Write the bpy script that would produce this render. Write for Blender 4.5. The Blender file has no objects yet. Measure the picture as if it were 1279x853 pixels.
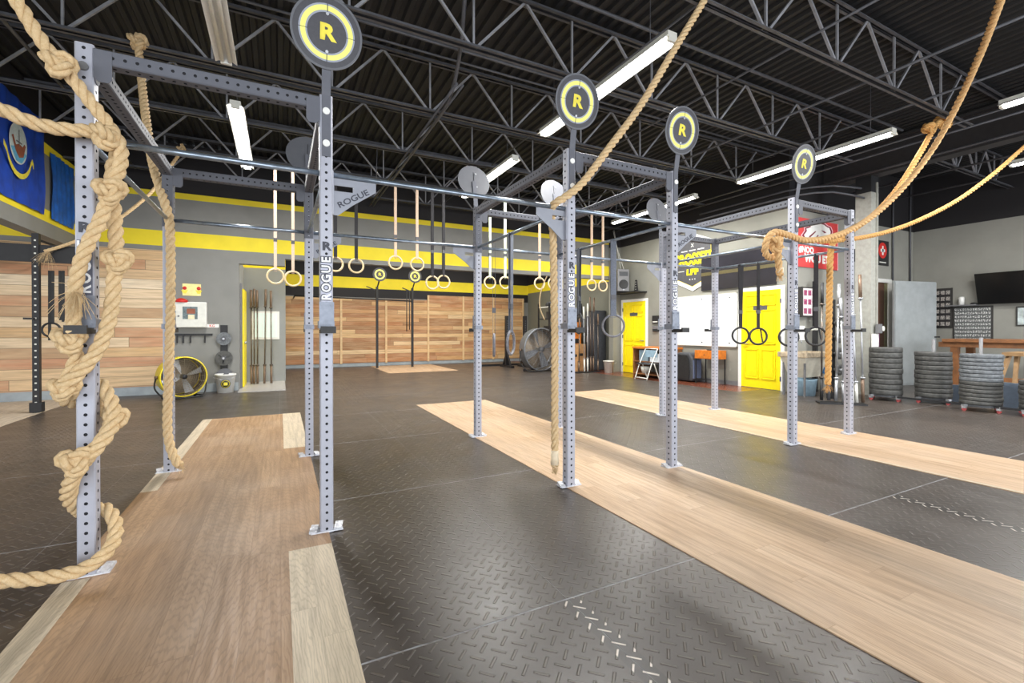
import bpy, math, random
from mathutils import Vector, Matrix
random.seed(7)
PI = math.pi
C = bpy.context.scene.collection
S = bpy.context.scene

# ------------------------------------------------------------------ camera, world, light, exposure
F_PX, CX, CY, YAW, PITCH, EYE = 569.3, 639.5, 416.0, math.radians(26.95), math.radians(0.313), 1.271
R_AX = Vector((math.cos(YAW), -math.sin(YAW), 0))
FWD0 = Vector((math.sin(YAW), math.cos(YAW), 0))
FWD = FWD0 * math.cos(PITCH) - Vector((0, 0, math.sin(PITCH)))
UP = Vector((0, 0, math.cos(PITCH))) + FWD0 * math.sin(PITCH)
cam_d = bpy.data.cameras.new('camera')
cam = bpy.data.objects.new('camera', cam_d); C.objects.link(cam)
cam_d.sensor_width = 36; cam_d.lens = F_PX / 1279 * 36
cam_d.shift_y = -(426.5 - CY) / 1279
cam_d.clip_start = .02
m = Matrix.Identity(4)
for i in range(3):
    m[i][0] = R_AX[i]; m[i][1] = UP[i]; m[i][2] = -FWD[i]
m[2][3] = EYE
cam.matrix_world = m
S.camera = cam

def ray(px, py): return R_AX * ((px - CX) / F_PX) + UP * ((CY - py) / F_PX) + FWD
def atY(px, py, Y):                       # the point of the plane y = Y seen at a spot of the photograph
    d = ray(px, py); t = Y / d.y; return Vector((d.x * t, Y, EYE + d.z * t))
def atX(px, py, X):
    d = ray(px, py); t = X / d.x; return Vector((X, d.y * t, EYE + d.z * t))
def atZ(px, py, Z):
    d = ray(px, py); t = (Z - EYE) / d.z; return Vector((d.x * t, d.y * t, Z))

w = bpy.data.worlds.new('world'); S.world = w; w.use_nodes = True
w.node_tree.nodes['Background'].inputs[0].default_value = (.86, .93, 1, 1)
w.node_tree.nodes['Background'].inputs[1].default_value = 1.5

def area(name, loc, rot, sx, sy, power, col=(1, 1, 1), parent=None, spread=None):
    d = bpy.data.lights.new(name, 'AREA'); d.shape = 'RECTANGLE'; d.size = sx; d.size_y = sy
    d.energy = power; d.color = col
    if spread: d.spread = spread
    o = bpy.data.objects.new(name, d); C.objects.link(o); o.location = loc; o.rotation_euler = rot
    if parent: o.parent = parent
    return o
# added area lights standing in for daylight through assumed roll-up doors behind the camera
for x, s in ((-6.2, 4.2), (-.2, 4.6), (5.6, 4.6), (11.9, 3.6)):
    area('door_daylight', (x, -3.9, 1.75), (math.radians(90 + 4), 0, 0), s, 3.3, 215, (.93, .96, 1))
# added area light to brighten the left hand room, which has no window
area('side_room_daylight', (-9.6, 4.5, 2.0), (0, math.radians(-90), 0), 2.4, 7, 260, (.95, .97, 1))
# added unseen area light that brightens the wooden wall of the far room
area('far_room_light', (4.5, 13.6, 4.3), (0, 0, 0), 7, 2.5, 330, (1, .97, .92))
area('bay_light', (-.35, 12.0, 4.2), (0, 0, 0), .7, .9, 30, (1, .98, .94))
TUBE_POWER = 140

S.view_settings.view_transform = 'Standard'; S.view_settings.look = 'None'
S.view_settings.exposure = 0.28; S.view_settings.gamma = 1; S.view_settings.use_curve_mapping = False
S.cycles.use_denoising = True
S.cycles.max_bounces = 7; S.cycles.diffuse_bounces = 4; S.cycles.glossy_bounces = 3
S.cycles.sample_clamp_indirect = 6

# ------------------------------------------------------------------ materials
def lin(c):
    return tuple((v / 255 / 12.92) if v <= 10.3 else ((v / 255 + .055) / 1.055) ** 2.4 for v in c)

class NT:                                 # a tiny node writer
    def __init__(s, name):
        s.m = bpy.data.materials.new(name); s.m.use_nodes = True
        s.t = s.m.node_tree; s.b = s.t.nodes['Principled BSDF']
    def n(s, typ, **k):
        o = s.t.nodes.new(typ)
        for a, v in k.items(): setattr(o, a, v)
        return o
    def put(s, sock, v):
        if isinstance(v, bpy.types.NodeSocket): s.t.links.new(v, sock)
        elif v is not None: sock.default_value = v
    def ma(s, op, a, b=None, c=None, clamp=False):
        o = s.n('ShaderNodeMath', operation=op, use_clamp=clamp)
        s.put(o.inputs[0], a); s.put(o.inputs[1], b); s.put(o.inputs[2], c)
        return o.outputs[0]
    def mix(s, f, a, b, mode='MIX'):
        o = s.n('ShaderNodeMix', data_type='RGBA', blend_type=mode)
        s.put(o.inputs[0], f)
        for i, v in ((6, a), (7, b)):
            s.put(o.inputs[i], v if isinstance(v, bpy.types.NodeSocket) else (*v, 1))
        return o.outputs[2]
    def xyz(s):
        o = s.n('ShaderNodeSeparateXYZ'); s.t.links.new(s.n('ShaderNodeNewGeometry').outputs['Position'], o.inputs[0])
        return o.outputs
    def obj(s): return s.n('ShaderNodeTexCoord').outputs['Object']
    def vec(s, x, y, z=0.0):
        o = s.n('ShaderNodeCombineXYZ')
        for i, v in enumerate((x, y, z)): s.put(o.inputs[i], v)
        return o.outputs[0]
    def noise(s, v, scale, det=3, rough=.55):
        o = s.n('ShaderNodeTexNoise'); s.put(o.inputs['Vector'], v)
        o.inputs['Scale'].default_value = scale; o.inputs['Detail'].default_value = det; o.inputs['Roughness'].default_value = rough
        return o.outputs['Fac']
    def white(s, v):
        o = s.n('ShaderNodeTexWhiteNoise', noise_dimensions='2D'); s.put(o.inputs['Vector'], v); return o.outputs['Value']
    def ramp(s, f, stops, const=False):
        o = s.n('ShaderNodeValToRGB'); s.put(o.inputs[0], f); r = o.color_ramp
        if const: r.interpolation = 'CONSTANT'
        while len(r.elements) < len(stops): r.elements.new(.5)
        for e, (p, c) in zip(r.elements, stops): e.position = p; e.color = (*c, 1)
        return o.outputs[0]
    def rng(s, v, a, b, c=0.0, d=1.0):
        o = s.n('ShaderNodeMapRange'); s.put(o.inputs[0], v)
        for i, q in ((1, a), (2, b), (3, c), (4, d)): o.inputs[i].default_value = q
        return o.outputs[0]
    def bump(s, h, strength, dist):
        o = s.n('ShaderNodeBump'); o.inputs['Strength'].default_value = strength; o.inputs['Distance'].default_value = dist
        s.put(o.inputs['Height'], h); s.t.links.new(o.outputs[0], s.b.inputs['Normal'])
    def set(s, **k):
        for a, v in k.items():
            a = {'col': 'Base Color', 'rough': 'Roughness', 'metal': 'Metallic', 'spec': 'Specular IOR Level',
                 'coat': 'Coat Weight', 'emit': 'Emission Color', 'power': 'Emission Strength'}.get(a, a)
            if isinstance(v, tuple): v = (*v, 1)
            s.put(s.b.inputs[a], v)
        return s.m

def M(name, rgb, rough=.5, metal=0, var=.12, scale=14, bump=0, spec=.5, coat=0):
    t = NT(name); c = lin(rgb)
    n = t.noise(t.obj(), scale)
    col = t.mix(t.rng(n, .3, .7), tuple(v * (1 - var) for v in c), tuple(min(1, v * (1 + var)) for v in c))
    if bump: t.bump(t.noise(t.obj(), scale * 8, 2), bump, .004)
    return t.set(col=col, rough=rough, metal=metal, spec=spec, coat=coat)

def glow(name, rgb, power):
    t = NT(name); return t.set(col=lin(rgb), emit=lin(rgb), power=power, rough=.4)

BLACK, GREY, YEL = lin((38, 36, 38)), lin((136, 136, 132)), lin((246, 224, 50))

def bands(name, stops, top=5.2):          # flat painted bands by height above the floor
    t = NT(name); z = t.xyz()[2]
    c = t.ramp(t.ma('DIVIDE', z, top), [(a / top, b) for a, b in stops], True)
    c = t.mix(t.rng(t.noise(t.obj(), 2.2), .3, .7, .0, .13), c, (0.02, .02, .02))
    t.bump(t.noise(t.obj(), 130, 2), .12, .003)
    return t.set(col=c, rough=.62, spec=.35)
m_wall_back = bands('painted wall with yellow stripes', [(0, GREY), (2.965, YEL), (3.265, GREY), (3.93, YEL), (4.06, BLACK)])
m_wall_side = bands('grey wall painted black above', [(0, lin((141, 140, 130))), (3.83, BLACK)])
m_wall_left = bands('grey wall with yellow stripes', [(0, GREY), (3.04, YEL), (3.25, GREY), (4.13, YEL), (4.31, BLACK)])
m_wall_far = bands('far room wall with yellow stripe', [(0, lin((118, 118, 106))), (2.84, YEL), (3.18, BLACK)])
m_wall_far_low = bands('far room wall', [(0, GREY), (2.45, BLACK), (2.78, YEL), (3.16, BLACK)])
m_wall_annex = bands('annex wall grey and black', [(0, lin((150, 149, 141))), (3.76, BLACK)])
m_bay = bands('bay wall', [(0, lin((152, 154, 152))), (2.79, YEL), (3.1, BLACK)])

def plank_mat(name, cols, row, length, horiz='x', rough=.55, grain=.5, axis='z', gap=.012):
    # boards laid along x (or y): row height `row`, each board its own tone
    t = NT(name); X, Y, Z = t.xyz()
    u = {'x': X, 'y': Y}[horiz]; v = {'z': Z, 'x': X, 'y': Y}[axis]
    r = t.ma('DIVIDE', v, row); ri = t.ma('FLOOR', r)
    off = t.ma('MULTIPLY', t.white(t.vec(ri, 3.7)), length * 3)
    q = t.ma('DIVIDE', t.ma('ADD', u, off), length); qi = t.ma('FLOOR', q)
    rnd = t.white(t.vec(ri, qi))
    base = t.ramp(rnd, [(i / len(cols), lin(c)) for i, c in enumerate(cols)], True)
    gv = t.vec(t.ma('ADD', t.ma('MULTIPLY', u, 1.6), t.ma('MULTIPLY', rnd, 37)), t.ma('MULTIPLY', v, 26), t.ma('MULTIPLY', rnd, 11))
    g = t.noise(gv, 1.0, 5, .62)
    g2 = t.noise(t.vec(t.ma('MULTIPLY', u, .9), t.ma('MULTIPLY', v, 5), rnd), 2.2, 3)
    c = t.mix(t.rng(g, .38, .68, 0, grain), base, tuple(v * .45 for v in lin(cols[0])))
    c = t.mix(t.rng(g2, .35, .75, 0, .3), c, lin((236, 208, 170)))
    fr = t.ma('FRACT', r); fq = t.ma('FRACT', q)
    e = t.ma('MINIMUM', t.ma('MINIMUM', fr, t.ma('SUBTRACT', 1, fr)), t.ma('MULTIPLY', t.ma('MINIMUM', fq, t.ma('SUBTRACT', 1, fq)), length / row))
    k = t.rng(e, gap, gap * 2.2)
    c = t.mix(k, tuple(v * .3 for v in lin(cols[0])), c)
    t.bump(t.ma('ADD', k, t.ma('MULTIPLY', g, .25)), .35, .004)
    return t.set(col=c, rough=rough, spec=.35)
PLANKS = [(200, 152, 104), (170, 118, 80), (222, 186, 136), (206, 158, 104), (184, 128, 86), (226, 196, 152), (160, 116, 78), (212, 170, 118)]
m_planks_near = plank_mat('reclaimed wall planks', [(214, 182, 142), (192, 138, 104), (226, 202, 168), (210, 172, 124), (196, 146, 110), (232, 214, 186), (186, 150, 114), (220, 188, 146)], .19, 4.6, grain=.6)
m_planks_far = plank_mat('brown wall planks', PLANKS, .145, 2.6, grain=.6)

def oak(name, a, b, rough=.46):
    t = NT(name); X, Y, Z = t.xyz()
    row = .152; r = t.ma('DIVIDE', X, row); ri = t.ma('FLOOR', r)
    q = t.ma('ADD', t.ma('DIVIDE', Y, 1.22), t.ma('MULTIPLY', t.white(t.vec(ri, 1.3)), 5)); qi = t.ma('FLOOR', q)
    rnd = t.white(t.vec(ri, qi))
    base = t.mix(rnd, lin(a), lin(b))
    gv = t.vec(t.ma('MULTIPLY', X, 34), t.ma('ADD', t.ma('MULTIPLY', Y, 1.9), t.ma('MULTIPLY', rnd, 31)), rnd)
    g = t.noise(gv, 1.0, 6, .65)
    wv = t.n('ShaderNodeTexWave', wave_type='RINGS', rings_direction='Z'); 
    t.put(wv.inputs['Vector'], t.vec(t.ma('ADD', t.ma('MULTIPLY', X, 9), t.ma('MULTIPLY', rnd, 7)), t.ma('MULTIPLY', Y, 1.3)))
    wv.inputs['Scale'].default_value = 3.2; wv.inputs['Distortion'].default_value = 9; wv.inputs['Detail'].default_value = 3; wv.inputs['Detail Scale'].default_value = 1.4
    c = t.mix(t.rng(g, .42, .66, 0, .5), base, tuple(v * .42 for v in lin(a)))
    c = t.mix(t.rng(wv.outputs['Fac'], .55, .98, 0, .3), c, tuple(v * .38 for v in lin(a)))
    c = t.mix(t.rng(t.noise(t.vec(X, Y), 1.1, 3), .45, .75, 0, .22), c, lin((205, 190, 175)))
    fr = t.ma('FRACT', r); e = t.ma('MINIMUM', fr, t.ma('SUBTRACT', 1, fr))
    fq = t.ma('FRACT', q); e = t.ma('MINIMUM', e, t.ma('MULTIPLY', t.ma('MINIMUM', fq, t.ma('SUBTRACT', 1, fq)), 8))
    k = t.rng(e, .004, .014)
    c = t.mix(k, tuple(v * .72 for v in lin(a)), c)
    t.bump(g, .12, .002)
    return t.set(col=c, rough=t.rng(g, .3, .7, rough - .06, rough + .1), spec=.5)
m_oak = oak('oak laminate', (160, 125, 90), (174, 139, 103))
m_oak2 = oak('light oak laminate', (190, 158, 124), (204, 174, 142))
m_oak_pale = oak('pale oak laminate', (204, 188, 162), (212, 196, 170))
m_oak_left = oak('grey oak laminate', (206, 190, 168), (218, 204, 184), .5)

def rubber():                             # black diamond plate rubber mats 4 x 6 ft, raised bars at 45 degrees
    t = NT('black diamond plate rubber'); X, Y, Z = t.xyz()
    s = .064
    u = t.ma('DIVIDE', t.ma('ADD', X, Y), s * 1.4142); v = t.ma('DIVIDE', t.ma('SUBTRACT', X, Y), s * 1.4142)
    # brick-like lattice: parity of the cell chooses the direction of its bar
    ui, vi = t.ma('FLOOR', u), t.ma('FLOOR', v)
    par = t.ma('FLOORED_MODULO', t.ma('ADD', ui, vi), 2.0)
    fu = t.ma('ABSOLUTE', t.ma('SUBTRACT', t.ma('FRACT', u), .5)); fv = t.ma('ABSOLUTE', t.ma('SUBTRACT', t.ma('FRACT', v), .5))
    def sel(a, b): return t.ma('ADD', t.ma('MULTIPLY', a, par), t.ma('MULTIPLY', b, t.ma('SUBTRACT', 1, par)))
    la, lb = sel(fu, fv), sel(fv, fu)     # long and short coordinate
    bar = t.ma('MULTIPLY', t.rng(la, .44, .49, 1, 0), t.rng(lb, .05, .10, 1, 0))
    # seams
    fy = t.ma('ABSOLUTE', t.ma('SUBTRACT', t.ma('FRACT', t.ma('ADD', t.ma('DIVIDE', Y, 1.829), .5 - 1.8 / 1.829)), .5))
    sy = t.rng(fy, .0018, .0036, 1, 0)
    fx = t.ma('ABSOLUTE', t.ma('SUBTRACT', t.ma('FRACT', t.ma('ADD', t.ma('DIVIDE', X, 1.219), .5 - 1.21 / 1.219)), .5))
    sx = t.rng(fx, .0010, .0022, 1, 0)
    dust = t.noise(t.vec(X, Y), .9, 3, .5); fine = t.noise(t.vec(X, Y), 9, 4, .7)
    scratch = t.rng(t.noise(t.vec(t.ma('MULTIPLY', X, 3), t.ma('MULTIPLY', Y, 30)), 1.2, 4, .7), .66, .74, 0, .5)
    seam = t.ma('MULTIPLY', t.ma('MAXIMUM', sy, t.ma('MULTIPLY', sx, .45)), t.rng(fine, .35, .6, .25, 1))
    base = t.mix(t.rng(dust, .2, .8), lin((52, 46, 42)), lin((76, 67, 60)))
    base = t.mix(t.ma('MULTIPLY', bar, .5), base, lin((104, 95, 88)))
    base = t.mix(t.ma('MULTIPLY', t.rng(fine, .5, .8), .14), base, lin((120, 114, 108)))
    # worn white bars where two mats were cut across the pattern (two lengths near the front)
    def worn(x0):
        a = t.rng(t.ma('ABSOLUTE', t.ma('SUBTRACT', X, x0)), .043, .048, 1, 0)
        return t.ma('MULTIPLY', a, t.rng(Y, 1.78, 1.80, 1, 0))
    wn = t.ma('MAXIMUM', worn(1.215), worn(4.2))
    base = t.mix(t.ma('MULTIPLY', wn, .55), base, lin((30, 27, 26)))
    base = t.mix(t.ma('MULTIPLY', wn, bar), base, lin((226, 216, 206)))
    base = t.mix(t.ma('MULTIPLY', seam, .85), base, lin((170, 172, 178)))
    base = t.mix(t.ma('MULTIPLY', scratch, .06), base, lin((140, 135, 130)))
    # red brown stained concrete along the right hand wall
    red = t.ma('MULTIPLY', t.rng(X, 8.42, 8.46), t.rng(Y, 6.3, 6.35))
    base = t.mix(red, base, t.mix(dust, lin((88, 46, 32)), lin((128, 72, 50))))
    h = t.ma('SUBTRACT', t.ma('MULTIPLY', bar, t.ma('SUBTRACT', 1, red)), t.ma('MULTIPLY', seam, 1.5))
    t.bump(h, 1.0, .003)
    ro = t.rng(t.noise(t.vec(X, Y), 3, 4), .2, .8, .28, .43)
    ro = t.ma('SUBTRACT', ro, t.ma('MULTIPLY', red, .12))
    return t.set(col=base, rough=ro, spec=.62)
m_rubber = rubber()

m_steel = M('slate grey powder coated steel', (166, 168, 179), .42, .1, .05)
m_hole = M('inside of tube', (26, 26, 30), .8, 0)
m_dark_steel = M('dark grey painted steel', (88, 88, 92), .5, .2, .1)
m_black_steel = M('black painted steel', (34, 34, 36), .5, .2, .15)
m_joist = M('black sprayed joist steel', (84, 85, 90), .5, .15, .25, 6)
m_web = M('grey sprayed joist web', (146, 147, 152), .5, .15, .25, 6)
m_deck = M('black sprayed roof deck', (27, 28, 31), .6, 0, .2, 3)
m_pipe = M('worn zinc pull up bar', (142, 154, 168), .3, .75, .25, 18)
m_foot = M('crumpled clear tape over foot plate', (214, 216, 222), .22, .3, .2, 60, .5)
m_chrome = M('bright steel', (176, 178, 182), .38, .65, .1)
m_barbell_dark = M('oiled bar steel', (110, 100, 92), .35, .8, .2)
m_rust = M('rusty sleeve steel', (118, 98, 82), .45, .5, .25, 40)
m_yellow = M('bright yellow paint', (250, 226, 20), .35, 0, .04)
m_white = M('white paint', (232, 232, 228), .4, 0, .04)
m_offwhite = M('off white plastic', (214, 214, 206), .4, 0, .06)
m_white_ink = M('white ink', (236, 238, 240), .5, 0, .02)
m_dark_ink = M('dark ink', (52, 54, 66), .5, 0, .02)
m_rub_black = M('black rubber', (34, 34, 35), .55, 0, .25, 20, .2)
m_plate = M('dusty black bumper rubber', (74, 74, 72), .5, 0, .35, 22, .25)
m_plate_grey = M('scuffed grey bumper rubber', (100, 104, 108), .5, 0, .4, 26, .25)
m_strap_black = M('black nylon strap', (44, 43, 46), .8, 0, .2, 60)
m_strap_grey = M('grey nylon strap', (112, 118, 130), .8, 0, .15, 60)
m_strap_tan = M('tan nylon strap', (222, 196, 172), .8, 0, .12, 60)
m_strap_green = M('pale green nylon strap', (204, 214, 190), .8, 0, .12, 60)
m_ringwood = M('varnished birch ring', (226, 202, 158), .4, 0, .12, 30)
m_ring_black = M('black ring', (36, 36, 38), .45, 0, .1)
m_ring_grey = M('grey taped ring', (116, 116, 122), .5, 0, .25, 40)
m_wood = M('brown stained timber', (134, 88, 52), .5, 0, .25, 9, .2)
m_wood_orange = M('orange varnished wood', (206, 118, 40), .4, 0, .2, 12)
m_ply = M('birch plywood', (176, 132, 88), .55, 0, .2, 8)
m_blue = M('blue flag nylon', (22, 66, 168), .55, 0, .25, 5)
m_seal = M('pale seal print', (200, 214, 216), .6, 0, .1, 30)
m_brown_print = M('brown print', (146, 84, 60), .6)
m_teal_print = M('light blue print', (96, 170, 206), .6)
m_flag_yellow = M('yellow print', (230, 214, 70), .6)
m_red = M('red banner vinyl', (204, 66, 66), .5, 0, .12, 6)
m_pink = M('pink print edge', (240, 190, 200), .5)
m_maroon = M('maroon print', (120, 30, 50), .5)
m_red_plastic = M('red plastic', (204, 40, 34), .35)
m_screen = M('black glass screen', (12, 12, 14), .18, 0, .02)
m_tinted = M('dark glossy board', (44, 43, 50), .2, 0, .15, 3)
m_whiteboard = M('whiteboard enamel', (224, 230, 234), .22, 0, .02)
m_steel_sheet = M('brushed grey steel sheet', (176, 182, 184), .38, .35, .08, 5)
m_grey_plastic = M('mid grey plastic', (112, 112, 114), .45)
m_dark_plastic = M('charcoal plastic', (60, 62, 66), .5, 0, .2)
m_light_blue = M('light blue plastic', (150, 178, 196), .45)
m_blue_plastic = M('blue plastic', (60, 120, 176), .4)
m_sink = M('cream utility tub', (206, 200, 184), .4, 0, .08)
m_concrete = M('grey base course', (152, 160, 164), .5, 0, .12, 5)
m_paper = M('white paper', (232, 230, 226), .6)
m_photo = M('photo print', (210, 150, 160), .5, 0, .5, 50)
m_tube = glow('lit fluorescent tube', (255, 255, 255), 14)
m_target_glow = M('luminous yellow ring print', (244, 240, 120), .45, 0, .03)
m_target_grey = M('grey ring print', (150, 156, 170), .5, 0, .03)
m_target_black = M('black target face', (62, 62, 68), .5, 0, .1, 60)
m_disc_grey = M('grey target back', (92, 94, 100), .55, 0, .05)
m_duct = M('dark brown void', (70, 56, 48), .7)
m_door_brown = M('brown door', (104, 74, 58), .5)
m_gasket = M('dark frame', (50, 48, 46), .5)
m_orange_box = M('orange carton', (210, 120, 50), .5)

def rope_mat(name, a, b):
    t = NT(name)
    o = t.obj(); n = t.noise(o, 60, 4, .7); n2 = t.noise(o, 420, 2, .6)
    c = t.mix(t.rng(n, .3, .7), lin(a), lin(b))
    c = t.mix(t.rng(n2, .55, .75, 0, .45), c, lin((128, 90, 54)))
    t.bump(t.ma('ADD', n2, n), .6, .004)
    return t.set(col=c, rough=.85, spec=.15)
m_rope = rope_mat('natural manila', (224, 200, 160), (204, 172, 126))
m_rope_gold = rope_mat('golden manila', (222, 178, 116), (200, 150, 88))

m_rope_mid = rope_mat('tan manila', (224, 188, 138), (202, 160, 108))
def photos_mat(name, bg, fg, nx, nz, axis='y'):  # a poster of small portraits / rows of print
    t = NT(name); g = t.n('ShaderNodeTexCoord').outputs['Generated']
    sp = t.n('ShaderNodeSeparateXYZ'); t.t.links.new(g, sp.inputs[0])
    u = sp.outputs[1 if axis == 'y' else 0]; v = sp.outputs[2]
    a = t.ma('FRACT', t.ma('MULTIPLY', u, nx)); b = t.ma('FRACT', t.ma('MULTIPLY', v, nz))
    k = t.ma('MULTIPLY', t.ma('MULTIPLY', t.ma('GREATER_THAN', a, .12), t.ma('LESS_THAN', a, .88)), t.ma('MULTIPLY', t.ma('GREATER_THAN', b, .2), t.ma('LESS_THAN', b, .8)))
    n = t.noise(g, 38, 3)
    c = t.mix(k, lin(bg), t.mix(t.rng(n, .45, .55), lin(fg), lin((58, 54, 54))))
    return t.set(col=c, rough=.3)
m_roster = photos_mat('roster print', (44, 42, 44), (214, 208, 200), 3, 6)
m_chart = photos_mat('chart print', (90, 92, 92), (226, 228, 224), 14, 9)
m_collage = photos_mat('collage print', (222, 216, 214), (206, 90, 140), 3, 3, 'x')

# ------------------------------------------------------------------ mesh helpers
class MB:
    def __init__(s): s.v = []; s.f = []; s.mi = []; s.sm = []
    def add(s, vs, fs, mi=0, smooth=False):
        o = len(s.v); s.v += [Vector(p) for p in vs]
        for f in fs: s.f.append([i + o for i in f]); s.mi.append(mi); s.sm.append(smooth)
        return s
    def box(s, x0, y0, z0, x1, y1, z1, mi=0):
        if x0 > x1: x0, x1 = x1, x0
        if y0 > y1: y0, y1 = y1, y0
        if z0 > z1: z0, z1 = z1, z0
        return s.add([(x0, y0, z0), (x1, y0, z0), (x1, y1, z0), (x0, y1, z0), (x0, y0, z1), (x1, y0, z1), (x1, y1, z1), (x0, y1, z1)],
                     [(0, 3, 2, 1), (4, 5, 6, 7), (0, 1, 5, 4), (1, 2, 6, 5), (2, 3, 7, 6), (3, 0, 4, 7)], mi)
    def rbox(s, c, sx, sy, sz, rz=0, rx=0, ry=0, mi=0):
        R = Matrix.Rotation(rz, 3, 'Z') @ Matrix.Rotation(ry, 3, 'Y') @ Matrix.Rotation(rx, 3, 'X'); c = Vector(c)
        k = MB().box(-sx / 2, -sy / 2, -sz / 2, sx / 2, sy / 2, sz / 2)
        return s.add([R @ p + c for p in k.v], k.f, mi)
    def bar(s, a, b, w, h, mi=0):         # a straight rectangular bar from a to b
        a, b = Vector(a), Vector(b); d = (b - a).normalized()
        up = Vector((0, 0, 1)) if abs(d.z) < .95 else Vector((0, 1, 0))
        x = d.cross(up).normalized(); y = x.cross(d)
        vs = []
        for p in (a, b):
            for i, j in ((-1, -1), (1, -1), (1, 1), (-1, 1)): vs.append(p + x * i * w / 2 + y * j * h / 2)
        return s.add(vs, [(3, 2, 1, 0), (4, 5, 6, 7), (0, 1, 5, 4), (1, 2, 6, 5), (2, 3, 7, 6), (3, 0, 4, 7)], mi)
    def tube(s, path, r, n=8, mi=0, caps=True, closed=False, smooth=True):
        P = [Vector(p) for p in path]; N = len(P)
        rr = r if isinstance(r, (list, tuple)) else [r] * N
        T = []
        for i in range(N):
            if closed: t = P[(i + 1) % N] - P[i - 1]
            else: t = P[min(i + 1, N - 1)] - P[max(i - 1, 0)]
            T.append(t.normalized() if t.length > 1e-9 else Vector((0, 0, 1)))
        ref = Vector((0, 0, 1)) if abs(T[0].z) < .9 else Vector((1, 0, 0))
        x = T[0].cross(ref).normalized(); vs = []
        for i in range(N):
            x = (x - T[i] * x.dot(T[i])).normalized(); y = T[i].cross(x)
            for k in range(n):
                a = 2 * PI * k / n; vs.append(P[i] + (x * math.cos(a) + y * math.sin(a)) * rr[i])
        fs = []
        for i in range(N if closed else N - 1):
            j = (i + 1) % N
            for k in range(n): fs.append((i * n + k, i * n + (k + 1) % n, j * n + (k + 1) % n, j * n + k))
        s.add(vs, fs, mi, smooth)
        if caps and not closed:
            o = len(s.v) - N * n
            s.f.append([o + k for k in reversed(range(n))]); s.f.append([o + (N - 1) * n + k for k in range(n)])
            s.mi += [mi, mi]; s.sm += [False, False]
        return s
    def cyl(s, a, b, r, n=16, mi=0, r2=None): return s.tube([a, b], [r, r if r2 is None else r2], n, mi)
    def lathe(s, prof, c=(0, 0, 0), n=24, R=None, mi=0, smooth=True):   # profile (r, z) around z, then rotated
        c = Vector(c); R = R or Matrix.Identity(3); vs = []; fs = []; m_ = len(prof)
        for k in range(n):
            a = 2 * PI * k / n
            for r, z in prof: vs.append(c + R @ Vector((r * math.cos(a), r * math.sin(a), z)))
        for k in range(n):
            j = (k + 1) % n
            for i in range(m_ - 1): fs.append((k * m_ + i, j * m_ + i, j * m_ + i + 1, k * m_ + i + 1))
        return s.add(vs, fs, mi, smooth)
    def prism(s, pts, origin, ux, uy, t, mi=0):   # outline (a, b) in the plane ux, uy, thickness t along ux x uy
        o, ux, uy = Vector(origin), Vector(ux), Vector(uy); nn = ux.cross(uy).normalized(); n = len(pts)
        a = [o + ux * p[0] + uy * p[1] for p in pts]; b = [q + nn * t for q in a]
        return s.add(a + b, [list(reversed(range(n))), list(range(n, 2 * n))] + [(i, (i + 1) % n, n + (i + 1) % n, n + i) for i in range(n)], mi)
    def build(s, name, mat, parent=None, world=True):
        me = bpy.data.meshes.new(name)
        off = world_loc(parent) if (parent and world) else Vector((0, 0, 0))
        me.from_pydata([tuple(p - off) for p in s.v], [], s.f)
        for m_ in (mat if isinstance(mat, (list, tuple)) else [mat]): me.materials.append(m_)
        me.polygons.foreach_set('material_index', s.mi); me.polygons.foreach_set('use_smooth', s.sm)
        me.update(); me.validate()
        o = bpy.data.objects.new(name, me); C.objects.link(o)
        if parent: o.parent = parent
        return o
def world_loc(o):
    v = Vector((0, 0, 0))
    while o: v += o.location; o = o.parent
    return v
def thing(name, label, cat, loc=(0, 0, 0), group=None):
    o = bpy.data.objects.new(name, None); C.objects.link(o); o.location = loc; o.empty_display_size = .1
    o['label'] = label; o['category'] = cat
    if group: o['group'] = group
    return o
def tag(o, label, cat, group=None):
    o['label'] = label; o['category'] = cat
    if group: o['group'] = group
    return o
def struct(o): o['kind'] = 'structure'; return o
def dup(o, parent=None, **k):
    c = o.copy(); C.objects.link(c); c.parent = parent
    for ch in o.children: dup(ch, c)
    for a, v in k.items():
        if a == 'loc': c.location = v
        elif a == 'rz': c.rotation_euler = (0, 0, v)
        elif v: c[a] = v
    return c
def text(name, body, mat, parent, origin, ux, uy, size, ext=.0012, bold=.0, width=1.0, align='CENTER'):
    cu = bpy.data.curves.new(name, 'FONT'); cu.body = body; cu.size = size; cu.extrude = ext; cu.offset = bold
    cu.align_x = align; cu.align_y = 'CENTER'; cu.resolution_u = 3
    tmp = bpy.data.objects.new('tmp', cu); me = bpy.data.meshes.new_from_object(tmp); bpy.data.objects.remove(tmp); bpy.data.curves.remove(cu)
    me.name = name; me.materials.clear(); me.materials.append(mat)
    o, ux, uy = Vector(origin), Vector(ux).normalized(), Vector(uy).normalized(); nn = ux.cross(uy)
    off = world_loc(parent) if parent else Vector((0, 0, 0))
    for v in me.vertices: v.co = o + ux * v.co.x * width + uy * v.co.y + nn * v.co.z - off
    ob = bpy.data.objects.new(name, me); C.objects.link(ob)
    if parent: ob.parent = parent
    return ob
def bevel(o, w_=.004, seg=2):
    b = o.modifiers.new('bevel', 'BEVEL'); b.width = w_; b.segments = seg; b.limit_method = 'ANGLE'; return o
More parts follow.
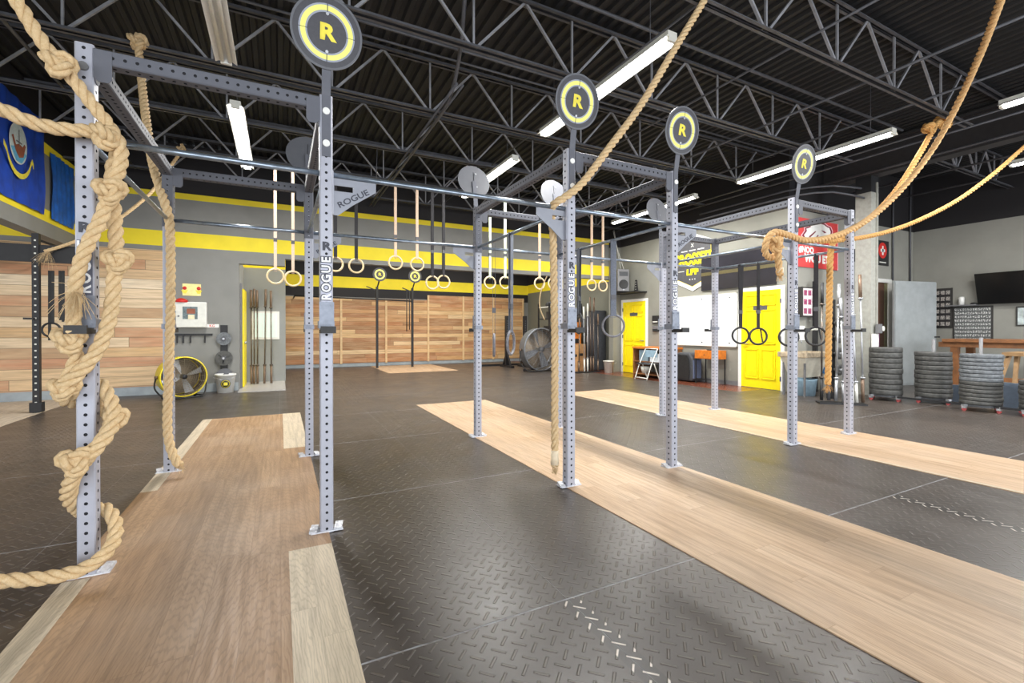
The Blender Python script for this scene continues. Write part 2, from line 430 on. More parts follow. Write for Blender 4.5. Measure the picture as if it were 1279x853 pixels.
def spline(pts, step=.02):                # Catmull-Rom resampling
    P = [Vector(p) for p in pts]; out = []
    for i in range(len(P) - 1):
        p0, p1, p2, p3 = P[max(i - 1, 0)], P[i], P[i + 1], P[min(i + 2, len(P) - 1)]
        n = max(1, int((p2 - p1).length / step))
        for k in range(n):
            t = k / n
            out.append(.5 * ((2 * p1) + (p2 - p0) * t + (2 * p0 - 5 * p1 + 4 * p2 - p3) * t * t + (3 * p1 - p0 - 3 * p2 + p3) * t ** 3))
    out.append(P[-1]); return out
ZAX, XAX, YAX = Vector((0, 0, 1)), Vector((1, 0, 0)), Vector((0, 1, 0))

# ------------------------------------------------------------------ the building
H = 5.05
XR, YB, XL, YF = 9.40, 11.30, -3.40, 17.0
def sbox(name, a, mat): return struct(MB().box(*a).build(name, mat))
sbox('floor', (-10.2, -4.4, -.12, 15.2, 17.4, 0), m_rubber)
# roof deck with flutes running away from the camera
mb = MB(); prof = []; x = -10.2; k = 0
while x < 15.2:
    prof += [(x, 0.0), (x + .055, 0.0), (x + .075, .04), (x + .13, .04)]; x += .152
a = [Vector((p, -4.4, H + q)) for p, q in prof]; b = [Vector((p, 17.4, H + q)) for p, q in prof]; n = len(a)
mb.add(a + b, [(i, i + 1, n + i + 1, n + i) for i in range(n - 1)])
mb.box(-10.2, -4.4, H + .05, 15.2, 17.4, H + .15)
struct(mb.build('ceiling', m_deck))
# back wall: solid on the left, header over the opening to the far room, bay with the barbell rack
mb = MB(); mb.box(-10.2, YB, 0, -.78, YB + .2, H); mb.box(-.78, YB, 2.70, .10, YB + .2, H); mb.box(.10, YB, 2.86, XR, YB + .2, H)
struct(mb.build('wall_back', m_wall_back))
mb = MB(); mb.box(-1.0, 12.8, 0, .12, 13.0, H); mb.box(-.98, YB + .2, 0, -.78, 12.8, H); mb.box(.02, 13.0, 0, .12, YF, H)
struct(mb.build('wall_bay', m_bay))
sbox('floor_bay', (-.78, YB - .45, 0, .10, 12.8, .012), M('pale grey vinyl', (176, 172, 168), .3, 0, .08))
sbox('wall_far', (.12, YF, 0, XR, YF + .2, H), m_wall_far_low)
sbox('wall_left', (XL - .22, -4.2, 2.81, XL, YB, H), m_wall_left)
sbox('wall_side_room', (-10.2, -4.2, 0, -10.0, YB, H), m_wall_side)
# right wall
mb = MB(); mb.box(XR, 5.82, 0, XR + .2, YB + .2, H); struct(mb.build('wall_right', m_wall_side))
sbox('wall_right_far', (XR, YB + .2, 0, XR + .2, YF, H), m_wall_far)
sbox('wall_pier', (9.12, 11.08, 0, XR, 11.28, H), m_wall_side)
sbox('wall_annex', (XR + .2, 5.75, 0, 14.6, 5.95, H), m_wall_annex)
sbox('wall_television', (14.42, -4.2, 0, 14.6, 5.75, H), m_wall_annex)
# baseboards
sbox('baseboard_back', (-10, YB - .02, 0, -.80, YB, .17), m_concrete)
sbox('baseboard_far', (.14, YF - .04, 0, XR, YF, .12), m_concrete)
sbox('baseboard_right', (XR - .015, 5.9, 0, XR, 9.8, .1), m_grey_plastic)
# front of the building behind the camera: piers between door openings put in for the daylight
mb = MB()
for x0, x1 in ((-10.2, -8.4), (-4.0, -2.6), (2.2, 3.2), (8.0, 10.0), (13.8, 15.2)): mb.box(x0, -4.4, 0, x1, -4.2, 3.5)
mb.box(-10.2, -4.4, 3.5, 15.2, -4.2, H); struct(mb.build('wall_front', m_wall_annex))
# steel column and girder on the line of the right wall
mb = MB(); cx0, cy0 = 10.34, 4.79
mb.box(cx0, cy0, 0, cx0 + .275, cy0 + .275, 4.0, 0); mb.box(cx0, cy0, 4.0, cx0 + .275, cy0 + .275, 4.32, 1)
mb.box(cx0 + .17, cy0 - .03, 0, cx0 + .20, cy0, 4.2, 0)
struct(mb.build('trim_column', [M('column grey paint', (158, 158, 150), .5), m_deck]))
mb = MB(); mb.box(10.35, -4.2, 4.32, 10.62, 5.74, 4.36); mb.box(10.46, -4.2, 4.36, 10.50, 5.74, 4.9); mb.box(10.35, -4.2, 4.9, 10.62, 5.74, 4.94)
struct(mb.build('trim_girder', M('black girder', (50, 48, 50), .5)))

# open web steel joists
def joist(Y, x0, x1, zb, zt, label, name='roof_joist', pitch=1.27, first=.17, web=.026, xb=None):
    xb = xb or x1
    t = thing(name, label, 'joist', (x0, Y, zt)); t['group'] = 'open web roof joists'
    for nm, z, hh in (('top_chord', zt, .055), ('bottom_chord', zb, .045)):
        mb = MB()
        xe = x1 if nm == 'top_chord' else xb
        for s_ in (-1, 1):
            mb.box(x0, Y + s_ * .014, z, xe, Y + s_ * .055, z + .007); mb.box(x0, Y + s_ * .014, z, xe, Y + s_ * .021, z + hh)
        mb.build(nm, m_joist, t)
    mb = MB(); x = x0 + first; h = zt - zb
    while x < xb - .05:
        mb.bar((x, Y, zb + .02), (x, Y, zt + .02), .022, .022)
        for s_ in (-1, 1):
            xe = x + s_ * pitch / 2
            if x0 < xe < x1: mb.bar((x + s_ * .03, Y, zb + .02), (xe, Y, zt + .02), web, web)
        x += pitch
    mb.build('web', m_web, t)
rows = ['nearest', 'second', 'third', 'fourth', 'fifth', 'sixth']
for i, Y in enumerate((2.97, 4.57, 6.17, 7.77, 9.37, 10.75)):
    joist(Y, XL + .01, 10.4 if Y < 5.8 else 9.39, 4.30, 4.98, 'black open web roof joist, %s from the camera in the main room' % rows[i], xb=9.2)
joist(1.37, XL + .01, 10.4, 4.30, 4.98, 'black open web roof joist crossing above the camera', xb=9.2)
for i, Y in enumerate((.6, 2.3, 4.0)):
    joist(Y, 10.64, 14.42, 4.42, 4.98, 'black open web roof joist over the annex, %s from its doorway wall' % ('third', 'second', 'nearest')[i], pitch=.9)

# conduits and sprinkler pipes
def conduit(label, paths, r, group='pipes and conduits under the roof', name='conduit', mat=None):
    mb = MB()
    for p in paths: mb.tube(spline(p, .25) if len(p) > 2 else p, r, 7)
    o = mb.build(name, mat or m_joist); return tag(o, label, 'pipe', group)
for i, (Y, z, r) in enumerate(((5.15, 4.62, .017), (5.25, 4.70, .014), (5.38, 4.62, .014), (8.4, 4.6, .018), (10.1, 4.55, .016), (3.9, 4.66, .02), (6.95, 4.72, .014))):
    conduit(['thin black conduit running across above the front rack', 'middle conduit of the three crossing above the front rack',
             'rear conduit of the three crossing above the front rack', 'black sprinkler pipe crossing between the far joists',
             'black pipe crossing just before the striped wall', 'thick black pipe crossing above the round targets', 'thin conduit crossing over the middle of the room'][i],
            [[(XL, Y, z), (9.4, Y, z)]], r)
for i, (X, y0, y1, z, r) in enumerate(((-2.5, 0, 11.2, 4.42, .02), (1.9, 5.2, 11.2, 4.24, .018), (1.98, 5.2, 11.2, 4.24, .014), (3.6, .5, 11.2, 4.42, .012), (5.2, .5, 11.2, 4.5, .014),
                                       (6.6, .3, 11.2, 4.4, .017), (8.0, .3, 11.2, 4.48, .018), (8.7, .3, 11.2, 4.26, .014), (9.15, .3, 11.2, 4.3, .017), (9.9, .3, 5.7, 4.25, .02))):
    conduit('long black pipe under the roof running away from the camera, %s from the left' % ['first', 'second', 'third', 'fourth', 'fifth', 'sixth', 'seventh', 'eighth', 'ninth', 'tenth'][i],
            [[(X, y0, z), (X, y1, z)]], r)
conduit('bent black conduit dropping from the deck above the middle aisle', [[(1.7, 4.4, 4.95), (1.85, 4.9, 4.6), (1.95, 5.6, 4.26), (1.95, 6.6, 4.2), (1.95, 9.0, 4.2)]], .024)
conduit('bent conduit leaving the column head', [[(9.3, 8, 4.15), (9.3, 6.2, 4.15), (9.36, 5.7, 4.15), (9.8, 5.2, 4.15), (10.32, 4.95, 4.1)], [(9.22, 8, 4.0), (9.22, 6.2, 4.0), (9.3, 5.6, 4.0), (9.7, 5.15, 4.0), (10.32, 4.9, 3.9)]], .02)
for i, X in enumerate((10.4, 11.5, 12.9)):
    conduit('black pipe over the annex, %s from the girder' % ('first', 'second', 'third')[i], [[(X, -4, 4.36), (X, 5.7, 4.36)]], .02)
for i, X in enumerate((13.35, 14.2)):
    conduit('vertical conduit on the annex wall %s' % ('left of the steel door', 'in the corner above the steel door')[i], [[(X, 5.72, 2.5), (X, 5.72, 4.9)]], .02, mat=m_dark_steel)

# ------------------------------------------------------------------ fluorescent fixtures
def fixture(X, y0, y1, label, lit=True, z=4.10, lamp=True):
    t = thing('fluorescent_light', label, 'ceiling light', (X, (y0 + y1) / 2, z), 'fluorescent strip lights')
    mb = MB(); mb.box(X - .06, y0, z + .03, X + .06, y1, z + .075)
    mb.prism([(-.06, .03), (-.10, 0), (-.095, -.003), (-.05, .022)], (X, y0, z), XAX, ZAX, -(y1 - y0)) 
    mb.prism([(.06, .03), (.05, .022), (.095, -.003), (.10, 0)], (X, y0, z), XAX, ZAX, -(y1 - y0))
    mb.box(X - .05, y0, z - .02, X + .05, y0 + .03, z + .03); mb.box(X - .05, y1 - .03, z - .02, X + .05, y1, z + .03)
    mb.build('housing', m_white if not lit else m_offwhite, t)
    for s_ in (-1, 1):
        MB().cyl((X + s_ * .033, y0 + .03, z + .003), (X + s_ * .033, y1 - .03, z + .003), .019, 10).build('tube', m_tube if lit else m_white, t)
    for yy in (y0 + .3, y1 - .3): MB().cyl((X, yy, z + .07), (X, yy, H), .004, 6).build('hanger', m_joist, t)
    if lit and lamp:
        area('lamp', (0, 0, -.03), (0, 0, PI / 2), y1 - y0 - .1, .12, TUBE_POWER * (y1 - y0) / 2.44, (1, .985, .95), t)
fixture(3.4, 3.25, 5.7, 'lit fluorescent strip light crossing behind the second round R target')
fixture(3.47, 6.7, 9.1, 'lit fluorescent strip light showing beside the grey disc in the middle of the room')
fixture(7.85, 3.35, 5.85, 'lit fluorescent strip light passing behind the rightmost R target')
fixture(7.85, 6.85, 9.55, 'lit fluorescent strip light near the right wall beyond the racks')
fixture(-.50, 6.72, 9.2, 'lit fluorescent strip light above the front left rack')
fixture(-.50, 3.3, 5.68, 'unlit fluorescent strip light hanging above the first rack crossbeam', lit=False)
fixture(8.15, -.1, 2.36, 'lit fluorescent strip light at the top right, above the girder side')
fixture(11.2, .7, 3.12, 'lit fluorescent strip light in the annex beyond the girder')

# ------------------------------------------------------------------ laminate strips and floor pieces
def strip(name, label, x0, x1, y0, y1, mat, h=.006):
    t = thing(name, label, 'floor strip', ((x0 + x1) / 2, (y0 + y1) / 2, 0), 'laminate lifting strips in the rubber floor')
    MB().box(x0, y0, 0, x1, y1, h).build('laminate_deck', mat, t); return t
t = strip('lifting_platform', 'brown oak laminate strip with pale edge planks, under the front left rack', -.98, .27, -1.5, 7.75, m_oak)
MB().box(.04, -1.5, .006, .27, 2.90, .0075).build('pale_plank', m_oak_pale, t)['label'] = 'pale oak plank nearest on the right edge'
MB().box(.03, 5.45, .006, .27, 7.75, .0075).build('pale_plank', m_oak_pale, t)['label'] = 'pale oak plank at the far right edge'
MB().box(-.98, -1.5, .006, -.87, 3.05, .0075).build('pale_plank', m_oak_pale, t)['label'] = 'pale oak plank nearest on the left edge'
MB().box(-.98, 4.48, .006, -.87, 7.75, .0075).build('pale_plank', m_oak_pale, t)['label'] = 'pale oak plank at the far left edge'
t = strip('lifting_platform', 'light oak laminate strip running diagonally under the middle rack', 2.06, 3.34, -1.5, 7.65, m_oak2)
t = strip('lifting_platform', 'narrow looking light oak laminate strip under the rightmost rack', 5.14, 6.42, -1.5, 7.8, m_oak2)
MB().box(5.14, -1.5, .006, 5.18, 7.8, .0075).build('pale_edge', m_oak_pale, t)
t = strip('lifting_platform', 'small laminate platform on the floor of the far room', 2.86, 5.05, 13.7, 16.7, m_oak2)
t = strip('lifting_platform', 'pale grey laminate floor area at the left beyond the black rack post', -10, -3.30, 2, 11.27, m_oak_left)

# wood plank wall cladding
mb = MB().box(-10, YB - .03, .17, -2.02, YB, 2.87); tag(mb.build('plank_cladding', m_planks_near), 'mixed tone reclaimed plank cladding on the left back wall', 'wood cladding')
t = thing('plank_cladding', 'brown plank cladding in framed panels on the far room wall', 'wood cladding', (4.5, YF - .04, 0))
MB().box(.14, YF - .06, .12, 5.0, YF - .001, 2.42).build('planks', m_planks_far, t)
MB().box(5.06, YF - .06, .12, 9.15, YF - .001, 2.62).build('planks', m_planks_far, t)
for x in (1.9, 3.45, 5.03, 6.45, 7.75, 9.13): MB().box(x - .035, YF - .085, .1, x + .035, YF - .06, 2.42 if x < 5 else 2.62).build('batten', M('pale pine batten', (216, 184, 138), .5), t)

# ------------------------------------------------------------------ the pull up rig
W = .076
def perf_mesh(L, w=W, pitch=.0508, r=.0088, start=.0254, name='perforated_tube', caps=True):
    """square tube along +z with real punched holes on its four sides and rounded corners"""
    mb = MB(); c = .006; hw = w / 2; e = hw - c; nseg = int(round(L / pitch)); p = L / nseg
    for q in range(4):
        R = Matrix.Rotation(q * PI / 2, 3, 'Z')
        for i in range(nseg):
            z0, z1 = i * p, (i + 1) * p; zc = (z0 + z1) / 2
            outer = [(e, zc), (e, z1), (0, z1), (-e, z1), (-e, zc), (-e, z0), (0, z0), (e, z0)]
            ring = [(r * math.cos(k * PI / 4), zc + r * math.sin(k * PI / 4)) for k in range(8)]
            vs = [R @ Vector((a, -hw, b)) for a, b in outer + ring] + [R @ Vector((a, -hw + .004, b)) for a, b in ring]
            mb.add(vs, [(k, (k + 1) % 8, 8 + (k + 1) % 8, 8 + k) for k in range(8)], 0)
            mb.add(vs, [(8 + k, 8 + (k + 1) % 8, 16 + (k + 1) % 8, 16 + k) for k in range(8)], 1)
        mb.add([R @ Vector(v) for v in ((e, -hw, 0), (hw, -e, 0), (hw, -e, L), (e, -hw, L))], [(0, 1, 2, 3)], 0)
        # dark inner skin so the holes read as holes
        mb.add([R @ Vector(v) for v in ((-e, -hw + .0045, 0), (e, -hw + .0045, 0), (e, -hw + .0045, L), (-e, -hw + .0045, L))], [(0, 1, 2, 3)], 1)
    if caps:
        for z, o in ((0, 1), (L, -1)):
            vs = [(-e, -hw, z), (e, -hw, z), (hw, -e, z), (hw, e, z), (e, hw, z), (-e, hw, z), (-hw, e, z), (-hw, -e, z)]
            mb.add(vs, [list(range(8))[::-o]], 0)
    me = bpy.data.meshes.new(name); me.from_pydata([tuple(v) for v in mb.v], [], mb.f)
    me.materials.append(m_steel); me.materials.append(m_hole)
    me.polygons.foreach_set('material_index', mb.mi); me.update(); return me
HP = 2.743
m_slate = M('dark slate powder coated steel', (98, 100, 108), .6, 0, .06, spec=.3)
def recolour(me):
    me.materials[0] = m_slate; return me
me_post = perf_mesh(HP, name='upright')
me_cx = recolour(perf_mesh(1.165 - W, name='crossmember'))
me_cy = recolour(perf_mesh(1.935 - W, name='crossmember'))
me_sl = recolour(perf_mesh(.545, w=.084, name='splice_sleeve', caps=False))
Y1, Y2 = 3.113, 5.049
XS = [(-.892, .259), (2.105, 3.255), (5.093, 6.222)]
rig = thing('pull_up_rig', 'long grey perforated steel pull-up rig of three bays joined by pull-up bars', 'pull-up rig', (2.66, (Y1 + Y2) / 2, 0))
RL = rig.location
def child_mesh(name, me, loc, parent, rot=(0, 0, 0)):
    o = bpy.data.objects.new(name, me); C.objects.link(o); o.parent = parent
    o.location = Vector(loc) - world_loc(parent); o.rotation_euler = rot; return o

def jcup_mesh():                          # origin on the front face of the post, opening towards -y
    a = MB(); a.box(-.043, -.012, 0, .043, 0, .165, 0); a.box(-.046, -.012, .0, -.038, .09, .045, 0); a.box(.038, -.012, .0, .046, .09, .045, 0)
    a.box(-.046, .078, .0, .046, .09, .045, 0)
    for dx in (-.028, .028):
        for dz in (.022, .145): a.cyl((dx, -.018, dz), (dx, -.011, dz), .006, 8)
    a.box(-.043, -.115, -.030, .043, 0, -.008, 1); a.box(-.043, -.128, -.030, .043, -.113, .012, 1); a.box(-.038, -.113, -.008, .038, -.012, .0, 1)
    return a
jm = jcup_mesh(); jo = jm.build('j_cup', [M('zinc plated saddle', (128, 134, 146), .45, .3, .15, 30), m_rub_black]); me_j = jo.data; bpy.data.objects.remove(jo)
bevel_me = me_j

uprights = {}
m_sticker_dark = M('dark name sticker', (84, 88, 104), .4); m_sticker = M('clear name sticker', (178, 180, 196), .4)
def upright(key, X, Y, face, j=True, logo=True):
    o = child_mesh('upright', me_post, (X, Y, 0), rig); uprights[key] = o
    f = MB(); s_ = face
    f.box(X - .095, Y - .045, .006, X + .095, Y + .045, .013)
    for dx in (-.072, .072): f.rbox((X + dx, Y, .021), .045, .085, .014, rz=.25 * s_, rx=.15)
    f.build('foot_plate', m_foot, o)
    if j:
        c = child_mesh('j_cup', me_j, (X, Y + (-.0385 if face < 0 else .0385), 1.285), o, (0, 0, 0 if face < 0 else PI))
    if logo:
        yy = Y - .0385
        MB().box(X - .031, yy - .001, 1.452, X + .031, yy, 1.735).build('name_sticker', m_sticker_dark if key == 'A0' else m_sticker, o)
        for i, ch in enumerate('ROGUE'):
            z = 1.482 + i * .058
            if key != 'A0': text('letter', ch, m_dark_ink, o, (X + .001, yy - .0015, z), (0, 0, 1), (-1, 0, 0), .074, .0004, .008, .95)
            text('letter', ch, m_white_ink, o, (X + .001, yy - .0027, z), (0, 0, 1), (-1, 0, 0), .074, .0004, .002, .95)
        text('letter', 'R', m_dark_ink, o, (X, yy - .0015, 1.797), (1, 0, 0), (0, 0, 1), .072, .0004, .003, 1.2)
    for z in ((2.44, 2.64) if key not in ('A0', 'C1') else (2.62,)):                # bolts near the top
        MB().cyl((X, Y + face * .038, z), (X, Y + face * .054, z), .021, 14).build('bolt', m_white if key not in ('A0', 'C1') else m_grey_plastic, o)
    return o
for i, (xa, xb) in enumerate(XS):
    for k, X in ((0, xa), (1, xb)):
        upright('ABC'[i] + str(k), X, Y1, -1); upright('ABC'[i] + str(k) + 'r', X, Y2, 1, logo=False)
def flange(X, Y, z, ax, s_, parent):      # rounded end plate of a crossmember against a post
    mb = MB(); pts = []
    for k in range(9): a = -PI + PI * k / 8; pts.append((.038 * math.cos(a), -.10 + .038 * math.sin(a)))
    pts += [(.038, .03), (-.038, .03)]
    if ax == 'x':
        mb.prism([(p[0], p[1]) for p in pts], (X + (0 if s_ > 0 else -.006), Y, z), YAX, ZAX, .006)
        mb.prism([(0, .03), (.0, -.115), (.02, -.135), (.06, -.135), (.075, -.115), (.075, .03)] if s_ > 0 else [(0, .03), (-.075, .03), (-.075, -.115), (-.06, -.135), (-.02, -.135), (0, -.115)], (X, Y - .036, z), XAX, ZAX, .005)
    else:
        mb.prism(pts, (X, Y + (.006 if s_ > 0 else 0), z), XAX, ZAX, .006)
    return mb
for i, (xa, xb) in enumerate(XS):
    zc = 2.742 - .038 - .012
    for Y in (Y1, Y2):
        o = child_mesh('crossmember', me_cx, (xa + W / 2, Y, zc), rig, (0, PI / 2, 0))
        o.scale = (1, 1, (xb - xa - W) / (1.165 - W))
        flange(xa + W / 2, Y, zc, 'x', 1, rig).build('end_plate', m_slate, rig); flange(xb - W / 2, Y, zc, 'x', -1, rig).build('end_plate', m_slate, rig)
    for X in (xa, xb):
        o = child_mesh('crossmember', me_cy, (X, Y1 + W / 2, zc), rig, (-PI / 2, 0, 0))
# pull up bars
ZP = 2.262
for Y in (Y1, Y2):
    segs = [(XS[0][0] + .038, XS[0][1] - .038), (XS[0][1] + .038, XS[1][0] - .038), (XS[1][0] + .038, XS[1][1] - .038), (XS[1][1] + .038, XS[2][0] - .038), (XS[2][0] + .038, XS[2][1] - .038)]
    for a_, b_ in segs:
        o = MB().cyl((a_, Y, ZP), (b_, Y, ZP), .0175, 14).build('pull_up_bar', m_pipe, rig)
for X in [x for p in XS for x in p]:
    MB().cyl((X, Y1 + .038, ZP), (X, Y2 - .038, ZP), .0165, 14).build('pull_up_bar', m_pipe, rig)
# gusset brackets with the maker's name on the spans between the bays
gusset_m = []
def gusset(X, Y, s_):
    mb = MB(); y0 = Y - .003; z = ZP - .02
    L = .27; hgt = .235
    # outline with an open slot: built from four pieces
    mb.prism([(0, -.045), (0, 0), (L, 0), (L, -.045)] if s_ < 0 else [(0, 0), (0, -.045), (L, -.045), (L, 0)], (X, y0, z), (s_, 0, 0), ZAX, .006)
    def P(pts): mb.prism(pts if s_ > 0 else pts[::-1], (X, y0, z), (s_, 0, 0), ZAX, .006)
    P([(0, -.045), (0, -.08), (.012, -.08), (.012, -.045)])
    P([(.125, -.045), (.125, -.16), (L, -.06), (L, -.045)])
    P([(0, -.08), (0, -hgt), (.035, -hgt), (.125, -.16), (.125, -.08)])
    g = mb.build('gusset', M('mid grey powder coated steel', (140, 143, 152), .42, .2, .06) if not gusset_m else gusset_m[0], rig)
    if not gusset_m: gusset_m.append(g.data.materials[0])
    MB().box(X - .002 * s_, Y - .03, z - hgt, X + .006 * s_, Y + .03, z + .04).build('mounting_plate', m_steel, g)
    if s_ > 0: text('letter', 'ROGUE', m_dark_ink, g, (X + .128, y0 - .0075, z - .118), (.83, 0, .5), (-.5, 0, .83), .052, .0006, .001, 1.25)
    return g
for Y in (Y1, Y2):
    gusset(XS[0][1] + .038, Y, 1); gusset(XS[1][0] - .038, Y, -1); gusset(XS[1][1] + .038, Y, 1); gusset(XS[2][0] - .038, Y, -1)
# steel sleeve boxes carrying the crossbars at the rear posts
for i, (xa, xb) in enumerate(XS):
    for X in (xa, xb):
        child_mesh('splice_sleeve', me_sl, (X, Y2, 2.196), rig)
# wall ball targets: round faces on leaning arms
def target(X, Y, s_):
    cz = 3.085; cy = Y + s_ * .113
    t = MB(); t.bar((X, Y + s_ * .043, 2.36), (X, Y + s_ * .043, 2.745), .05, .006)
    t.bar((X, Y + s_ * .043, 2.74), (X, cy + .012 * (-s_), cz), .052, .008)
    arm = t.build('target_arm', m_slate, rig)
    tilt = math.atan2(abs(cy - Y) - .04, cz - 2.74)
    uy = Vector((0, s_ * math.sin(tilt), math.cos(tilt))); ux = XAX if s_ < 0 else -XAX
    nn = ux.cross(uy); R = Matrix((ux, uy, nn)).transposed(); c = Vector((X, cy, cz))
    def disc(r0, r1, off, th, n=48):
        return MB().lathe([(r0, 0), (r1, 0), (r1, th), (r0, th)] if r0 > 0 else [(0, 0), (r1, 0), (r1, th), (0, th)], c + nn * off, n, R, smooth=False)
    d = disc(0, .205, 0, .006).build('target_face', m_target_black if s_ < 0 else m_disc_grey, arm)
    if s_ < 0:
        disc(.192, .205, .006, .003).build('rim', m_disc_grey, d)
        disc(.112, .160, .006, .0008).build('ring_print', m_target_grey, d)
        disc(.122, .150, .0068, .0008).build('ring_print', m_target_glow, d)
        for k in range(4):
            a = k * PI / 2; e = ux * math.cos(a) + uy * math.sin(a)
            MB().bar(c + nn * .0082 + e * .11, c + nn * .0082 + e * .162, .005, .001).build('ring_break', m_target_black, d)
        text('letter', 'R', m_flag_yellow, d, c + nn * .0075, ux, uy, .125, .0006, .005, 1.2)
        MB().cyl(c + uy * .105 + nn * .006, c + uy * .105 + nn * .011, .009, 10).cyl(c - uy * .105 + nn * .006, c - uy * .105 + nn * .011, .009, 10).build('bolt', m_chrome, d)
    else:
        back = -nn
        MB().cyl(c + uy * .10 + back * .001 - ux * .03, c + uy * .10 + back * .007 - ux * .03, .010, 10).cyl(c - uy * .07 + back * .001 - ux * .03, c - uy * .07 + back * .007 - ux * .03, .010, 10).build('bolt', m_chrome, d)
        MB().bar(c - uy * .2 + back * .002 + ux * .0, c + uy * .12 + back * .002, .004, .004).build('edge_seam', m_hole, d)
for X in (XS[0][1], XS[1][0], XS[1][1], XS[2][0]):
    target(X, Y1, -1)
    target(X, Y2, 1)

# ------------------------------------------------------------------ ropes
def rope_mb(pts, R, step=.018, pitch=None, phase=0, taper_end=False, n=8):
    P = spline(pts, step); N = len(P); mb = MB(); pitch = pitch or 5.6 * R
    T = [(P[min(i + 1, N - 1)] - P[max(i - 1, 0)]).normalized() for i in range(N)]
    ref = ZAX if abs(T[0].z) < .9 else XAX; x = T[0].cross(ref).normalized(); fr = []; s_ = 0; arc = []
    for i in range(N):
        x = (x - T[i] * x.dot(T[i])).normalized(); fr.append((x.copy(), T[i].cross(x)))
        if i: s_ += (P[i] - P[i - 1]).length
        arc.append(s_)
    for k in range(3):
        path = []
        for i in range(N):
            a = 2 * PI * (arc[i] / pitch + k / 3) + phase
            path.append(P[i] + (fr[i][0] * math.cos(a) + fr[i][1] * math.sin(a)) * R * .55)
        mb.tube(path, R * .52, n)
    return mb
def knot_mb(c, s_, R, rx=0, rz=0, rnd=0):    # an overhand knot (trefoil) pulled tight
    M3 = Matrix.Rotation(rz, 3, 'Z') @ Matrix.Rotation(rx, 3, 'X'); pts = []
    for k in range(29):
        t = 2 * PI * k / 28
        p = Vector((math.sin(t) + 2 * math.sin(2 * t), math.cos(t) - 2 * math.cos(2 * t), -math.sin(3 * t) * 1.5)) * (s_ / 3)
        pts.append(Vector(c) + M3 @ p)
    return rope_mb(pts, R, .012)
def frays(c, d, n, L, parent, mat, r=.0012):
    mb = MB(); c = Vector(c); d = Vector(d).normalized()
    for i in range(n):
        v = Vector((random.gauss(0, 1), random.gauss(0, 1), random.gauss(0, 1))) * .45 + d
        v.normalize(); l = L * random.uniform(.5, 1.1); q = c + Vector((random.gauss(0, .01), random.gauss(0, .01), random.gauss(0, .006)))
        mb.tube([q, q + v * l * .5, q + v * l + Vector((0, 0, -l * .25))], r, 3, caps=False)
    mb.build('frayed_end', mat, parent)
def V(*l): return [atY(a, b, c) for a, b, c in l]
def rope(label, pts, R, knots=(), mat=None, fray=None, whip=None, extra=None, group='manila climbing ropes', phase=0):
    mat = mat or m_rope
    pts = [Vector(p) for p in pts]
    for p in pts: p.z = max(p.z, R + .012)
    t = thing('climbing_rope', label, 'rope', pts[-1] if pts[-1].z < pts[0].z else pts[0], group)
    rope_mb(pts, R, phase=phase).build('rope_run', mat, t)
    for c, s_, rx, rz in knots: knot_mb(c, s_, R * .92, rx, rz).build('knot', mat, t)
    if fray: frays(fray[0], fray[1], fray[2], fray[3], t, mat)
    if whip: MB().cyl(whip[0], whip[1], R * 1.08, 14).build('whipped_end', M('rope end tape', (232, 214, 184), .6), t)
    return t
K = atY
rope('thick knotted rope coming from the top left corner and wound down the nearest upright',
     V((-70, -170, 2.92), (-20, -60, 2.95), (20, 0, 2.97), (46, 42, 2.98), (70, 75, 2.99), (92, 100, 3.0), (112, 126, 3.0), (135, 155, 3.0), (150, 182, 3.01), (150, 208, 3.0), (138, 235, 3.0),
       (128, 268, 3.0), (112, 300, 2.99), (100, 330, 2.99), (93, 365, 3.01), (92, 400, 3.0), (90, 425, 2.99), (95, 448, 3.03), (86, 470, 3.03), (88, 488, 3.06), (104, 500, 3.19), (124, 506, 3.2), (138, 524, 3.13),
       (130, 545, 3.02), (110, 568, 2.99), (94, 592, 3.0), (88, 615, 3.06), (96, 636, 3.17)), .031,
     [(K(74, 80, 2.97), .05, 1.2, .3), (K(137, 238, 2.98), .052, 1.5, .2), (K(87, 424, 2.98), .05, 1.3, .5), (K(80, 484, 3.02), .045, 1.0, .1), (K(146, 522, 3.1), .036, 1.2, .4)],
     fray=(K(96, 365, 2.96), (0, -.4, -1), 70, .12))
rope('thick rope entering at the left edge, coiled around the nearest upright down to the floor',
     V((-120, 96, 2.84), (-50, 118, 2.88), (0, 136, 2.92), (40, 153, 2.95), (76, 161, 2.97), (110, 164, 2.99), (138, 170, 3.0), (148, 186, 3.08), (141, 210, 3.12), (140, 240, 3.12), (143, 270, 3.12), (145, 300, 3.1),
       (145, 325, 3.08), (142, 352, 3.07), (140, 380, 3.05), (134, 408, 3.02), (122, 436, 3.0), (104, 460, 3.0), (84, 478, 3.0), (74, 490, 3.05), (92, 502, 3.19), (120, 478, 3.21), (134, 492, 3.16), (142, 512, 3.1), (138, 536, 3.02),
       (120, 560, 2.97), (100, 580, 2.96), (88, 602, 3.0), (86, 622, 3.09), (104, 640, 3.21), (126, 634, 3.21), (139, 642, 3.16), (145, 660, 3.1), (140, 680, 3.03), (122, 700, 2.97), (94, 714, 2.95), (55, 722, 2.93), (0, 726, 2.9), (-80, 732, 2.84)), .033,
     [(K(132, 170, 2.98), .045, 1.5, 1.2), (K(147, 326, 3.05), .046, 1.4, .3), (K(95, 576, 2.94), .052, 1.3, .2)], phase=1)
